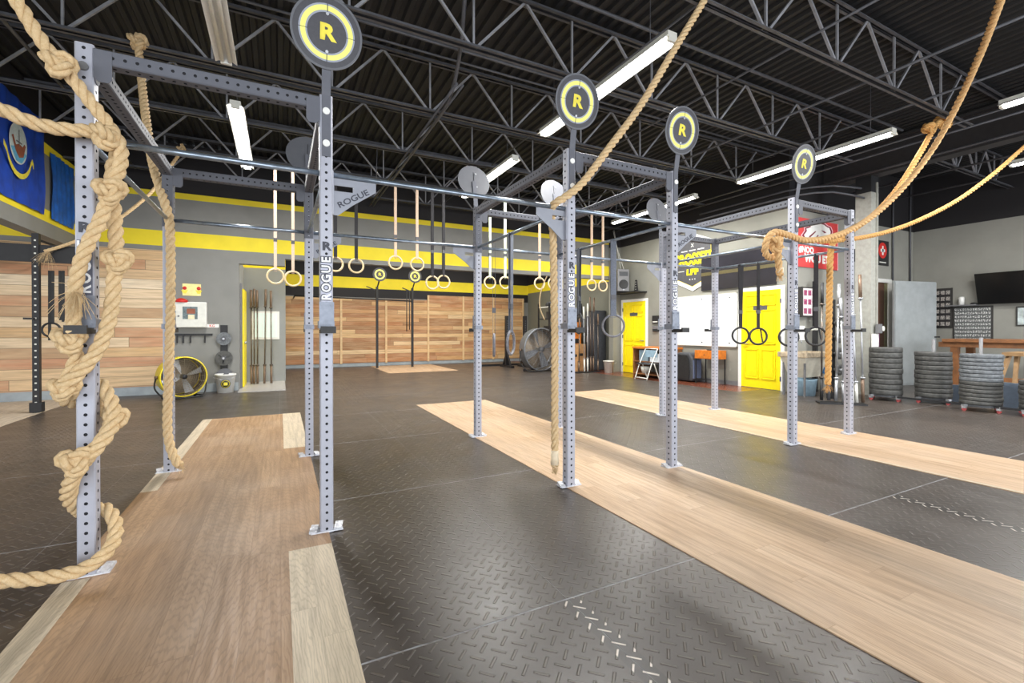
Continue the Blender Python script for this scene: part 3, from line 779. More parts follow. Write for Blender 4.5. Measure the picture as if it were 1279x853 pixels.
rope('slim rope knotted to a roof joist and hanging in front of the rear left upright',
     V((172, 44, 6.14), (175, 80, 6.0), (179, 120, 5.75), (184, 160, 5.45), (191, 205, 5.2), (203, 245, 5.0), (211, 272, 4.96), (213, 310, 4.95), (213, 380, 4.95), (211, 460, 4.95), (209, 530, 4.94), (214, 562, 4.88), (224, 582, 4.8)), .036,
     [(K(172, 52, 6.1), .07, 1.2, .2), ], fray=(K(224, 582, 4.8), (.5, -.3, -1), 40, .05))
t = rope('thin rope slanting from a far joist to the black rack post at the left', V((226, 180, 9.3), (228, 186, 9.3), (215, 205, 9.3), (185, 244, 9.35), (130, 286, 9.45), (90, 303, 9.5), (56, 314, 9.53)), .026,
     [(K(226, 186, 9.28), .05, 1.0, 0)], fray=(K(60, 314, 9.5), (-.5, 0, -1), 60, .22))
rope('thick rope from the top edge, looped over the bar beside the middle front upright',
     V((905, -45, 2.9), (880, 0, 2.94), (840, 66, 2.97), (800, 132, 3.0), (760, 186, 3.0), (728, 228, 3.0), (706, 246, 3.03), (693, 254, 3.08), (688, 264, 3.16), (690, 280, 3.19), (691, 300, 3.19), (692, 360, 3.19), (693, 430, 3.19), (693, 500, 3.19), (693, 560, 3.18), (693, 582, 3.18)), .031,
     [], fray=(K(693, 584, 3.18), (0, 0, -1), 50, .05), whip=(K(693, 562, 3.18), K(693, 580, 3.18)))
t = tag(MB().tube(spline(V((683, 345, 3.17), (676, 362, 3.15), (674, 382, 3.15), (680, 399, 3.17)), .02), .005, 6).build('loose_strand', m_rope), 'thin loose strand looping off the rope by the middle upright', 'cord')
rope('long thick rope from the top right corner swooping down onto the rightmost rack bar',
     V((1275, -70, 1.5), (1250, 0, 1.75), (1225, 66, 2.05), (1196, 130, 2.4), (1165, 186, 2.7), (1130, 232, 2.9), (1095, 266, 3.0), (1060, 288, 3.05), (1030, 298, 3.06), (1005, 300, 3.06), (985, 294, 3.05), (968, 290, 3.03), (958, 300, 3.03), (956, 316, 3.05), (964, 322, 3.1), (972, 312, 3.14), (974, 298, 3.06), (972, 318, 3.0), (974, 344, 3.0)), .034,
     [(K(968, 304, 3.02), .075, 1.3, .4)], m_rope_mid, fray=(K(974, 344, 3.0), (0, 0, -1), 50, .05), whip=(K(974, 334, 3.0), K(974, 341, 3.0)))
rope('thick rope knotted to the end of a joist, hanging down inside the rightmost rack',
     V((1176, 148, 3.12), (1168, 158, 3.1), (1150, 190, 3.1), (1125, 230, 3.12), (1098, 262, 3.14), (1070, 284, 3.16), (1050, 296, 3.16), (1040, 305, 3.2), (1037, 322, 3.22), (1036, 370, 3.22), (1035, 420, 3.22), (1034, 480, 3.22)), .035,
     [(K(1178, 152, 3.1), .10, 1.1, .3), (K(1160, 160, 3.1), .07, .6, .8)], m_rope_gold, fray=(K(1034, 482, 3.22), (0, 0, -1), 60, .07))
rope('slimmer rope from the right edge sagging behind the column to the rightmost rack',
     V((1330, 140, 2.3), (1279, 184, 2.5), (1240, 218, 2.7), (1196, 250, 2.9), (1150, 274, 3.02), (1110, 289, 3.1), (1075, 297, 3.14), (1050, 300, 3.16), (1025, 302, 3.16)), .028, [], m_rope_gold)

# ------------------------------------------------------------------ gymnastic rings
def ring_proto(name, strap, ringm, rr=.118, tr=.015):
    t = thing(name, '', 'gymnastic rings', (0, 0, 0))
    pts = [(rr * math.cos(a), 0, rr * math.sin(a)) for a in [2 * PI * k / 32 for k in range(32)]]
    r = MB().tube(pts, tr, 10, closed=True).build('ring', ringm, t)
    return t
def hang(X, Y, z, ztop, label, strap_m, ring_m, yaw=0, sep=.0, wd=.038, group='gymnastic rings', tail=0, rr=.118, tr=.015):
    """ring centre at z, strap going up to ztop"""
    t = thing('gymnastic_ring', label, 'gymnastic ring', (X, Y, z), group)
    ux = Vector((math.cos(yaw), math.sin(yaw), 0))
    pts = [Vector((X, Y, z)) + ux * rr * math.cos(a) + ZAX * rr * math.sin(a) for a in [2 * PI * k / 32 for k in range(32)]]
    MB().tube(pts, tr, 10, closed=True).build('ring', ring_m, t)
    nn = Vector((-ux.y, ux.x, 0)); mb = MB(); tz = z + rr
    for s_ in ((-1, 1) if sep else (0,)):
        a = Vector((X, Y, tz - tr)) + ux * s_ * .004; b = Vector((X, Y, ztop)) + ux * s_ * sep
        for q in (-1, 1):
            d = nn * .012 * q
            mb.add([a + d - ux * wd / 2, a + d + ux * wd / 2, b + d + ux * wd / 2, b + d - ux * wd / 2,
                    a + d * 1.2 - ux * wd / 2, a + d * 1.2 + ux * wd / 2, b + d * 1.2 + ux * wd / 2, b + d * 1.2 - ux * wd / 2],
                   [(0, 1, 2, 3), (7, 6, 5, 4), (0, 4, 5, 1), (1, 5, 6, 2), (2, 6, 7, 3), (3, 7, 4, 0)])
    mb.bar(Vector((X, Y, tz - tr * 2.2)) - nn * .02, Vector((X, Y, tz - tr * 2.2)) + nn * .02, wd, .004)
    if tail: mb.bar(Vector((X, Y, tz)) + ux * .03, Vector((X, Y, tz - tail)) + ux * .06 , .03, .003)
    mb.build('strap', strap_m, t)
    MB().rbox((X, Y, z + (ztop - z) * .33), .05, .04, .055, yaw).build('buckle', m_dark_steel, t)
    return t
WR = 7.85
names = ['leftmost tan strap ring of the row, over the bar bay', 'second ring from the left on a tan strap, before the yellow stripe', 'ring just right of the front left upright, on a black strap',
         'ring on a black strap below the name bracket', 'left of the two tan strap rings in the middle of the row', 'right of the two tan strap rings in the middle of the row',
         'left of the two overlapping rings on black straps', 'right of the two overlapping rings on black straps', 'ring on a pale green strap just right of the rear upright',
         'ring on a pale green strap behind the dark strap', 'ring on a thin tan strap left of the hanging rope', 'ring mostly hidden behind the hanging rope', 'left ring of the pair over the storage corner', 'right ring of the pair over the storage corner']
px = [(344, 345), (366, 348), (419, 330), (445, 332), (494, 328), (521, 330), (540, 353), (554, 352), (612, 353), (631, 353), (674, 354), (691, 354), (739, 356), (753, 357)]
sm_ = [m_strap_tan, m_strap_tan, m_strap_black, m_strap_black, m_strap_tan, m_strap_tan, m_strap_black, m_strap_black, m_strap_green, m_strap_green, m_strap_tan, m_strap_tan, m_strap_tan, m_strap_tan]
for (x, y), nm, sm1 in zip(px, names, sm_):
    p = atY(x, y, WR)
    hang(p.x, WR, p.z, 3.78, 'pale wooden ' + nm, sm1, m_ringwood, sep=.0, group='wooden gymnastic rings in a row', wd=.05 if sm1 is m_strap_black else .042, rr=.112 + .0)
t = thing('ring_rail', 'slim dark rail under the roof that carries the row of wooden rings', 'rail', (3, WR, 3.79))
MB().cyl((-.5, WR, 3.79), (6.9, WR, 3.79), .014, 8).build('rail_tube', m_joist, t)
for x in (-.4, 1.44, 3.98, 6.52): MB().cyl((x, WR - .08, 4.31), (x, WR, 3.79), .006, 6).build('hanger', m_joist, t)
# rings on the side bars of the rig
def ring_side(pxl, pyl, X, label, sm1, rm, **k):
    p = atX(pxl, pyl, X); return hang(X, p.y, p.z, ZP + .01, label, sm1, rm, **k)
p = ring_side(617, 431, XS[1][0], 'dark taped gymnastic ring seen edge on, left of two on the middle side bar', m_strap_grey, m_ring_grey, yaw=1.15, wd=.045, group='dark rings on the rig', tail=.1)
p = ring_side(638, 428, XS[1][0], 'dark taped gymnastic ring seen edge on, right of two on the middle side bar', m_strap_grey, m_ring_grey, yaw=.8, wd=.05, sep=.02, group='dark rings on the rig')
p = ring_side(723, 404, XS[1][1], 'black gymnastic ring bunched up behind the j-cup of the middle front upright', m_strap_grey, m_ring_black, yaw=1.3, wd=.05, sep=.03, group='dark rings on the rig')
p = ring_side(766, 407, XS[1][1], 'grey taped gymnastic ring seen face on before the storage corner', m_strap_grey, m_ring_grey, yaw=-.5, wd=.06, group='dark rings on the rig', tr=.012)
p = ring_side(925, 419, XS[2][1], 'small black gymnastic ring before the left edge of the nearer yellow door', m_strap_black, m_ring_black, yaw=-.6, wd=.032, sep=.02, group='dark rings on the rig')
p = ring_side(947, 420, XS[2][1], 'black gymnastic ring with a trailing strap before the nearer yellow door', m_strap_black, m_ring_black, yaw=-.6, wd=.035, group='dark rings on the rig', tail=.2)
p = ring_side(1019, 420, XS[2][1], 'black gymnastic ring on a wide black strap by the utility sink', m_strap_black, m_ring_black, yaw=-.75, wd=.045, group='dark rings on the rig', tail=.16)
p = ring_side(985, 421, XS[2][1], 'black gymnastic ring half hidden by the front upright of the rightmost rack', m_strap_black, m_ring_black, yaw=-.75, wd=.035, group='dark rings on the rig')
# ------------------------------------------------------------------ black rig at the far left
t = thing('black_rig', 'black rig post with crossbeams at the far left, before the plank cladding', 'pull-up rig', (-3.36, 9.62, 0))
mb = MB(); mb.box(-3.40, 9.58, 0, -3.32, 9.66, 2.77); 
for z in [i * .1 + .15 for i in range(26)]: mb.box(-3.372, 9.578, z, -3.348, 9.58, z + .022, 1)
mb.build('upright', [m_black_steel, m_offwhite], t)
MB().box(-3.43, 9.56, .013, -3.29, 9.68, .16).build('foot', m_black_steel, t)
mb = MB(); mb.box(-9.5, 9.60, 2.33, -2.62, 9.64, 2.60); mb.build('crossbeam', m_black_steel, t)
MB().cyl((-3.40, 9.62, 2.7), (-3.36, 11.2, 2.7), .02, 8).build('pull_up_bar', m_black_steel, t)
MB().box(-3.47, 9.5, 1.44, -3.36, 9.6, 1.47).build('j_cup', m_black_steel, t)
for i, (x, y0, y1, lab) in enumerate(((62, 338, 425, 'left'), (66, 338, 405, 'second'), (75, 338, 400, 'third'), (79, 338, 402, 'rightmost'))):
    a, b = atY(x, y0, 9.8), atY(x, y1, 9.8)
    tag(MB().bar(a, b, .035, .012).build('resistance_band', m_rub_black), 'long black resistance band hanging at the left behind the coiled rope, %s of four' % lab, 'band', 'black bands hanging at the left')
p = atY(64, 412, 9.8)
tag(MB().tube([(p.x + .11 * math.cos(2 * PI * k / 24), 9.8, p.z + .11 * math.sin(2 * PI * k / 24)) for k in range(24)], .016, 8, closed=True).build('gymnastic_ring', m_ring_black),
    'black gymnastic ring low on the band behind the coiled rope', 'gymnastic ring')

# ------------------------------------------------------------------ striped wall: alarm box, plates, fan, bucket
yb = YB
def wp(x, y): return atY(x, y, yb)
def frame_pts(x0, y0, x1, y1, Y=yb): a = atY(x0, y1, Y); b = atY(x1, y0, Y); return a.x, a.z, b.x, b.z
x0, z0, x1, z1 = frame_pts(220, 378, 259, 409)
t = thing('first_aid_cabinet', 'white first aid cabinet with a photo on its door on the grey wall', 'cabinet', ((x0 + x1) / 2, yb, z0))
bevel(MB().box(x0, yb - .16, z0, x1, yb, z1).build('body', m_white, t), .008)
d = MB().box(x0 + .015, yb - .175, z0 + .015, x1 - .015, yb - .16, z1 - .015).build('door', m_offwhite, t)
cxm = (x0 + x1) / 2; czm = (z0 + z1) / 2
MB().box(cxm - .13, yb - .178, czm - .09, cxm + .12, yb - .175, czm + .16).build('picture', M('dark photo print', (96, 112, 116), .5, 0, .4, 30), d)
MB().box(cxm - .04, yb - .180, czm - .09, cxm + .07, yb - .178, czm + .0).build('picture', M('cream bag print', (226, 216, 180), .5), d)
MB().box(cxm - .06, yb - .180, czm + .02, cxm + .08, yb - .178, czm + .12).build('picture', m_brown_print, d)
MB().cyl((x0 + .07, yb - .175, czm - .03), (x0 + .07, yb - .19, czm - .03), .018, 12).build('lock', m_grey_plastic, d)
a = wp(228, 378)
tag(MB().lathe([(0, .09), (.05, .08), (.10, .05), (.12, 0), (0, 0)], (a.x, yb - .1, a.z), 20).build('alarm_beacon', m_red_plastic), 'red dome beacon on top of the white cabinet', 'beacon')
x0, z0, x1, z1 = frame_pts(228, 355, 251, 369)
t = thing('warning_sign', 'small pale yellow sign with two red figures above the white cabinet', 'sign', ((x0 + x1) / 2, yb, z0))
MB().box(x0, yb - .012, z0, x1, yb, z1).build('panel', M('pale yellow print', (244, 226, 150), .5), t)
for s_ in (-1, 1):
    xx = (x0 + x1) / 2 + s_ * .12; zz = (z0 + z1) / 2
    MB().lathe([(0, 0), (.036, 0), (.036, .002), (0, .002)], (xx, yb - .012, zz + .03), 16, Matrix.Rotation(PI / 2, 3, 'X')).build('figure', m_red_plastic, t)
    MB().prism([(-.06, 0), (-.02, -.07), (.02, -.07), (.06, 0)], (xx, yb - .0125, zz - .01), XAX, ZAX, .0015).build('figure', m_flag_yellow, t)
a = wp(265, 407); text('letter', 'KG', m_red_plastic, tag(MB().box(a.x - .10, yb - .008, a.z - .035, a.x + .12, yb, a.z + .035).build('plate_sign', m_white), 'tiny white and red KG sign at the corner of the white cabinet', 'sign'), (a.x, yb - .009, a.z), XAX, ZAX, .07, .0005, .001)
# wall bar with hooks
a, b = wp(218, 418), wp(262, 418)
t = thing('hook_rail', 'short black hook rail on the grey wall above the yellow fan', 'hook rail', ((a.x + b.x) / 2, yb, a.z))
MB().box(a.x, yb - .04, a.z - .02, b.x + .05, yb, a.z + .02).build('rail', m_black_steel, t)
for x in (a.x + .05, a.x + .15, a.x + .27, b.x - .08): MB().box(x - .012, yb - .05, a.z - .17, x + .012, yb - .02, a.z).build('hook', m_black_steel, t)
# change plates on a wall strip
a = wp(280, 406); b = wp(280, 478)
t = thing('plate_rack', 'narrow black vertical wall rack with three pegs above the white bucket', 'plate rack', (a.x, yb, b.z))
MB().box(a.x - .065, yb - .04, b.z, a.x + .065, yb, a.z).build('backing', m_black_steel, t)
for (x, y, r, m_, lab) in ((280, 423, .135, m_plate_grey, 'topmost'), (280, 447, .155, m_plate, 'middle'), (281, 469, .155, m_disc_grey, 'lowest')):
    p = wp(x, y)
    MB().cyl((p.x, yb - .15, p.z), (p.x, yb - .03, p.z), .02, 12).build('peg', m_chrome, t)
    Rx = Matrix.Rotation(PI / 2, 3, 'X')
    pl = thing('change_plate', 'small round change plate on the narrow wall rack, %s of three' % lab, 'weight plate', (p.x, yb - .07, p.z), 'change plates on the wall rack')
    MB().lathe([(.025, -.02), (r * .35, -.02), (r * .4, -.008), (r * .82, -.008), (r * .86, -.02), (r, -.018), (r, .018), (.025, .018), (.025, -.02)], (p.x, yb - .07, p.z), 28, Rx, smooth=False).build('disc', m_, pl)
    MB().lathe([(.022, 0), (.045, 0), (.045, .012), (.022, .012)], (p.x, yb - .092, p.z), 16, Rx, smooth=False).build('hub', m_dark_steel, pl)
    for k in range(3):
        aa = 2 * PI * k / 3 + .4
        if lab == 'middle': MB().bar((p.x + .05 * math.cos(aa), yb - .09, p.z + .05 * math.sin(aa)), (p.x + .12 * math.cos(aa), yb - .09, p.z + .12 * math.sin(aa)), .03, .004).build('grip_slot', m_hole, pl)
def bucket(loc, r, h, label, mat, sticker=False):
    t = thing('bucket', label, 'bucket', loc); L = Vector(loc)
    MB().lathe([(0, .004), (r * .78, 0), (r * .98, h * .93), (r * 1.05, h * .93), (r * 1.05, h), (r * .97, h), (r * .76, .02), (0, .02)], L, 28).build('shell', mat, t)
    MB().tube([L + Vector((r * 1.03 * math.cos(a), r * 1.03 * math.sin(a) * .4 - r * .9, h * .86 - .3 * r * (1 - abs(math.cos(a))))) for a in [PI + PI * k / 10 for k in range(11)]], .004, 6).build('handle', m_chrome, t)
    if sticker:
        c = L + Vector((.02, -r * .93, h * .5)); Rx = Matrix.Rotation(PI / 2 - .1, 3, 'X')
        MB().lathe([(0, 0), (.085, 0), (.085, .004), (0, .004)], c + Vector((0, -.006, 0)), 24, Rx).build('sticker', m_rub_black, t)
        MB().lathe([(.066, 0), (.074, 0), (.074, .004), (.066, .004)], c + Vector((0, -.009, 0)), 24, Rx).build('sticker_ring', m_flag_yellow, t)
        MB().rbox(c + Vector((0, -.014, 0)), .07, .004, .06).build('sticker_mark', m_flag_yellow, t)
    return t
bucket((-1.01, 11.04, 0), .185, .38, 'white plastic bucket with a round black and yellow sticker', m_white, True)
bucket((8.87, 10.98, 0), .16, .36, 'small white pail on the floor before the dark locker', m_offwhite)

# yellow drum fan
def drum_fan(loc, R_, depth, yaw, label, shell, cage, stand, zc, blade=m_chrome, name='drum_fan', rings=9, legs=True):
    t = thing(name, label, 'fan', loc); L = Vector(loc); c = L + Vector((0, 0, zc))
    ax = Vector((math.sin(yaw), -math.cos(yaw), 0))           # the way the air blows
    R3 = Matrix((Vector((math.cos(yaw), math.sin(yaw), 0)), -ZAX if False else ZAX, ax)).transposed()
    ux = Vector((math.cos(yaw), math.sin(yaw), 0))
    R3 = Matrix((ux, ux.cross(ax) * -1, ax)).transposed()
    MB().lathe([(R_, 0), (R_ * 1.0, -depth), (R_ * .86, -depth * 1.15), (R_ * .84, -depth * 1.15), (R_ * .975, -depth), (R_ * .975, 0), (R_, 0)], c, 40, R3).build('shroud', shell, t)
    MB().tube([c + R3 @ Vector((R_ * math.cos(a), R_ * math.sin(a), .0)) for a in [2 * PI * k / 40 for k in range(40)]], R_ * .035, 8, closed=True).build('rim', shell, t)
    g = MB()
    for i in range(1, rings + 1):
        rr = R_ * (.14 + .84 * i / rings); g.tube([c + R3 @ Vector((rr * math.cos(a), rr * math.sin(a), .02 + .03 * (1 - (rr / R_) ** 2))) for a in [2 * PI * k / 32 for k in range(32)]], .0025, 4, closed=True)
    for k in range(20):
        a = 2 * PI * k / 20; g.tube([c + R3 @ Vector((q * R_ * math.cos(a), q * R_ * math.sin(a), .02 + .03 * (1 - q * q))) for q in (.12, .5, .99)], .0025, 4, caps=False)
    g.build('grille', cage, t)
    MB().lathe([(R_ * .965, -.004), (R_ * .965, -depth * .95), (R_ * .962, -depth * .95), (R_ * .962, -.004)], c, 40, R3).build('inner_liner', M('shaded liner', (120, 108, 92), .6), t)  # added skin: the shade inside the drum is put into its colour
    MB().lathe([(R_ * .10, -depth * .97), (R_ * .93, -depth * .97), (R_ * .93, -depth * .96), (R_ * .10, -depth * .96)], c, 36, R3).build('back_mesh', M('rear guard mesh', (156, 140, 120), .6, .3, .3, 60), t)
    b = MB()
    for k in range(4):
        a0 = 2 * PI * k / 4 + .35; pts = []
        for q, wd in ((.16, .18), (.5, .32), (.9, .42)):
            for s_, dz in ((-1, -.05), (1, .05)):
                a = a0 + s_ * wd / (q * 2.1 + .25); pts.append(c + R3 @ Vector((q * R_ * math.cos(a), q * R_ * math.sin(a), -.09 + dz)))
        pts2 = [p - ax * .004 for p in pts]
        b.add(pts + pts2, [(0, 1, 3, 2), (2, 3, 5, 4), (7, 6, 8, 9), (9, 8, 10, 11), (0, 2, 8, 6), (2, 4, 10, 8), (3, 1, 7, 9), (5, 3, 9, 11), (4, 5, 11, 10), (1, 0, 6, 7)])
    b.build('fan_blade', blade, t)
    MB().lathe([(0, .0), (R_ * .12, 0), (R_ * .12, -.14), (0, -.14)], c + ax * .03, 20, R3).build('hub', stand, t)
    if legs:
        s = MB()
        for q in (-1, 1):
            e = c + ux * q * R_ * 1.06 - ax * depth * .5
            s.tube(spline([e, e - ZAX * R_ * .55 + ux * q * .02, L + ux * q * R_ * .85 + ax * .02 + ZAX * .04, L + ux * q * R_ * .6 + ax * .12 + ZAX * .03], .04), .014, 8)
        s.tube([L + ux * -.6 * R_ + ax * .12 + ZAX * .03, L + ux * .6 * R_ + ax * .12 + ZAX * .03], .014, 8)
        s.tube([L + ux * -.85 * R_ + ax * .02 + ZAX * .04, L + ux * -.7 * R_ - ax * .3 + ZAX * .03, L + ux * .7 * R_ - ax * .3 + ZAX * .03, L + ux * .85 * R_ + ax * .02 + ZAX * .04], .012, 8)
        s.build('stand', m_black_steel, t)
        for q in (-1, 1): MB().cyl(L + ux * (q * .7 * R_ - .02) - ax * .3 + ZAX * .035, L + ux * (q * .7 * R_ + .02) - ax * .3 + ZAX * .035, .035, 14).build('wheel', m_rub_black, t)
        MB().cyl(c + ux * -R_ * 1.0 - ax * depth * .5, c + ux * -R_ * 1.12 - ax * depth * .5, .03, 12).build('tilt_knob', m_rust, t)
    return t
drum_fan((-1.60, 10.35, 0), .365, .34, .42, 'yellow drum floor fan with a grey grille against the grey wall', m_yellow, M('wire grille', (150, 136, 110), .4, .6), m_black_steel, .41, M('grey fan blade', (176, 178, 182), .4))
drum_fan((7.3, 12.3, 0), .66, .3, .12, 'large grey drum fan behind the hanging rope in the far room', M('galvanised drum', (120, 124, 130), .4, .5, .1), m_chrome, m_dark_steel, .68, m_disc_grey, rings=14, name='barrel_fan')
# black wall fan
t = thing('wall_fan', 'black wall-mounted fan high on the far right wall', 'fan', (XR - .3, 14.3, 3.0))
p = atX(690, 349, XR - .25)
t.location = (XR - .25, p.y, p.z); c = Vector(t.location); g = MB()
for rr in (.08, .16, .24, .32, .38): g.tube([c + Vector((-.1 * math.sin(a) * rr, rr * math.cos(a), rr * math.sin(a))) for a in [2 * PI * k / 28 for k in range(28)]], .006, 4, closed=True)
g.build('cage', m_black_steel, t); b = MB()
for k in range(3): a = 2 * PI * k / 3; b.rbox(c + Vector((.03, .18 * math.cos(a), .18 * math.sin(a))), .01, .14, .2, rx=a)
b.build('fan_blade', m_black_steel, t); MB().bar(c, c + Vector((.25, 0, -.1)), .06, .06).build('bracket', m_black_steel, t)

# ------------------------------------------------------------------ bay with bars and the open yellow door
t = struct(thing('door_3', 'yellow door standing open edge-on in the bay', 'door', (-.76, 12.0, 0)))
MB().box(-.76, 11.75, .02, -.72, 12.65, 2.2).build('door_leaf', m_yellow, t)
MB().box(-.79, 11.50, 0, -.74, 11.58, 2.3).build('door_frame', m_grey_plastic, t)
MB().cyl((-.72, 11.9, 1.0), (-.68, 11.9, 1.0), .03, 10).build('door_handle', m_chrome, t)
x0, z0, x1, z1 = frame_pts(314, 389, 349, 424, 12.79)
t = struct(thing('window_1', 'white framed bright window in the bay behind the bars', 'window', (x0, 12.79, z0)))
MB().box(x0, 12.76, z0, x1, 12.80, z1).build('window_frame', m_white, t)
MB().box(x0 + .05, 12.75, z0 + .05, x1 - .05, 12.761, z1 - .05).build('pane', glow('window lit by the yard behind', (190, 205, 196), .55), t)  # pane glows by itself; its brightness is put into the material
for k in range(1, 6): MB().box(x0 + .05 + k * .09, 12.745, z0 + .05, x0 + .06 + k * .09, 12.75, z1 - .05).build('blind_slat', m_white, t)

def barbell(base, top, label, r=.0145, sl=.025, shaft=m_barbell_dark, sleeve=m_rust, group='barbells standing against the walls', plate=None):
    """vertical or leaning barbell: sleeves at both ends with collars"""
    A, B = Vector(base), Vector(top); d = (B - A).normalized(); L = (B - A).length; s = L * .19
    t = thing('barbell', label, 'barbell', base, group)
    MB().cyl(A + d * s, B - d * s, r, 10).build('shaft', shaft, t)
    for a, b in ((A, A + d * s), (B - d * s, B)):
        MB().cyl(a, b, sl, 12).build('sleeve', sleeve, t)
    for c in (A + d * s, B - d * s): MB().cyl(c - d * .012, c + d * .012, sl * 1.5, 14).build('collar', shaft, t)
    return t
n5 = ['leftmost', 'second', 'third', 'fourth', 'rightmost']
for i, (xb, xt, yy) in enumerate(((-.60, -.625, 12.55), (-.545, -.56, 12.6), (-.475, -.50, 12.6), (-.335, -.315, 12.6), (-.19, -.205, 12.6))):
    barbell((xb, 12.2, .03), (xt, 12.7, 2.25 + .03 * (i % 2)), 'rusty-sleeved barbell standing in the grey bay, %s of five' % n5[i])

# ------------------------------------------------------------------ far room furniture
def squat_stand(x, y, label):
    t = thing('squat_stand', label, 'squat stand', (x, y, 0), 'black squat stands in the far room')
    MB().box(x - .06, y - .05, .05, x + .06, y + .05, 1.78).build('upright', m_black_steel, t)
    b = MB(); b.box(x - .06, y - .45, 0, x + .06, y + .45, .07); b.bar((x, y - .3, .05), (x, y, .5), .05, .06); b.bar((x, y + .3, .05), (x, y, .5), .05, .06)
    b.build('foot', m_black_steel, t)
    MB().box(x - .05, y - .17, 1.15, x + .05, y - .05, 1.2).build('j_cup', m_dark_steel, t)
    m_ = MB()
    for k in range(14): m_.box(x - .014, y - .052, .55 + k * .08, x + .014, y - .05, .575 + k * .08)
    m_.build('hole_row', m_disc_grey, t); return t
squat_stand(7.02, 14.2, 'black squat stand farther left, behind the edge-on rings')
squat_stand(7.62, 14.0, 'black squat stand between the planks and the grey drum fan')
MB_ = MB().box(6.2, 14.9, 0, 7.9, 15.0, .06); tag(MB_.build('base_rail', m_black_steel), 'low black rail on the floor behind the squat stands', 'rail')
# far thin rig with two targets
t = thing('slim_rig', 'slim black rig with two round targets in the far room', 'pull-up rig', (3.4, 15.7, 0))
for px_ in (471, 515):
    p = atZ(px_, 461, 0) if px_ == 471 else atZ(px_, 458, 0)
    X = atY(px_, 400, 15.8).x
    MB().box(X - .035, 15.76, 0, X + .035, 15.84, 2.75).build('upright', m_black_steel, t)
    MB().bar((X, 15.8, 2.7), (X + .07, 15.72, 3.0), .05, .02).build('target_arm', m_black_steel, t)
    R3 = Matrix.Rotation(PI / 2, 3, 'X'); c = Vector((X + .07, 15.7, 3.16))
    d = MB().lathe([(0, 0), (.23, 0), (.23, .01), (0, .01)], c, 32, R3, smooth=False).build('target_face', m_target_black, t)
    MB().lathe([(.12, 0), (.17, 0), (.17, .002), (.12, .002)], c - YAX * .011, 32, R3, smooth=False).build('ring_print', m_target_glow, d)
    text('letter', 'R', m_flag_yellow, d, c - YAX * .013, XAX, ZAX, .14, .001, .004, 1.2)
    MB().bar((X, 15.8, 2.62), (X - .35, 15.8, 2.75), .03, .03).build('hook_arm', m_black_steel, t)
MB().cyl((.4, 15.8, 2.36), (4.1, 15.8, 2.30), .022, 8).build('pull_up_bar', m_black_steel, t)
MB().cyl((.4, 15.8, 2.36), (.4, YF - .06, 2.36), .022, 8).build('wall_arm', m_black_steel, t)
for i, (xx, zt, zb) in enumerate(((508, 2.68, 1.25), (511.5, 2.66, 1.3))):
    X = atY(xx, 400, 15.8).x
    tag(MB().tube([(X, 15.8, zt), (X, 15.8, zb)], .016, 6).build('jump_rope', m_rub_black), 'black band hanging beside the far slim rig post, %s of two' % ('left', 'right')[i], 'band', 'bands on the slim rig')
# storage corner against the right wall: locker, shelf, bags, boxes, standing bars
t = thing('steel_locker', 'tall dark grey locker in the storage corner left of the farther yellow door', 'locker', (9.1, 11.9, 0))
bevel(MB().box(8.92, 11.75, 0, XR - .01, 12.25, 1.92).build('body', m_dark_plastic, t), .03)
MB().box(8.905, 11.80, .1, 8.92, 12.2, 1.85).build('locker_door', m_dark_plastic, t); MB().box(8.89, 12.1, .9, 8.905, 12.13, 1.1).build('handle', m_chrome, t)
t = thing('storage_rack', 'black wire shelf unit with dark bags behind the standing bars', 'shelf unit', (8.9, 13.0, 0))
for x in (8.0, 9.3):
    for y in (13.0, 13.7): MB().box(x - .02, y - .02, 0, x + .02, y + .02, 2.2).build('post', m_black_steel, t)
for z in (.5, 1.1, 1.65, 2.05): MB().box(8.0, 13.0, z, 9.3, 13.7, z + .03).build('shelf', m_black_steel if z < 2 else m_offwhite, t)
for i, (x, z, w_, h_, m_) in enumerate(((8.35, 2.08, .5, .2, m_rub_black), (8.85, 2.08, .45, .25, m_rub_black), (8.5, 1.68, .5, .25, m_dark_plastic), (9.0, 1.13, .5, .3, m_orange_box), (8.4, 1.13, .5, .3, m_rub_black), (8.8, .53, .6, .35, m_dark_plastic))):
    lab = ['black bag on the top shelf, left', 'black bag on the top shelf, right', 'charcoal bin on the second shelf down', 'orange carton on the middle shelf', 'black bin beside the orange carton', 'charcoal bin on the lowest shelf'][i]
    b = MB().lathe([(0, 0), (w_ * .48, .01), (w_ * .5, h_ * .4), (w_ * .4, h_ * .85), (0, h_)], (x, 13.35, z + .0), 14) if i < 2 else MB().rbox((x, 13.35, z + h_ / 2), w_, .5, h_)
    tag(bevel(b.build('storage_bag' if i < 2 else 'storage_bin', m_), .01) and bpy.data.objects[-1] if False else b.build('storage_bag' if i < 2 else 'storage_bin', m_), lab + ' in the storage corner', 'bag' if i < 2 else 'bin')
for i, (a_, b_, hh, m_) in enumerate(((7.95, 8.35, .82, m_ply), (8.32, 8.72, .84, m_ply), (8.45, 8.80, 1.55, m_wood_orange))):
    y0 = (11.75, 11.95, 12.3)[i]
    lab = ['plywood jump box, left one behind the standing bars', 'plywood jump box, right one behind the standing bars', 'tall orange wooden cabinet behind the grey ring'][i]
    t = thing('plyo_box' if i < 2 else 'wooden_cabinet', lab, 'box' if i < 2 else 'cabinet', (a_, y0, 0))
    MB().box(a_, y0, 0, b_, y0 + .5, hh).build('carcass', m_, t)
    MB().box(a_ + .1, y0 - .003, hh * .55, b_ - .1, y0, hh * .65).build('hand_slot', m_hole, t)
lab6 = ['leftmost', 'second', 'third', 'fourth', 'fifth', 'rightmost']
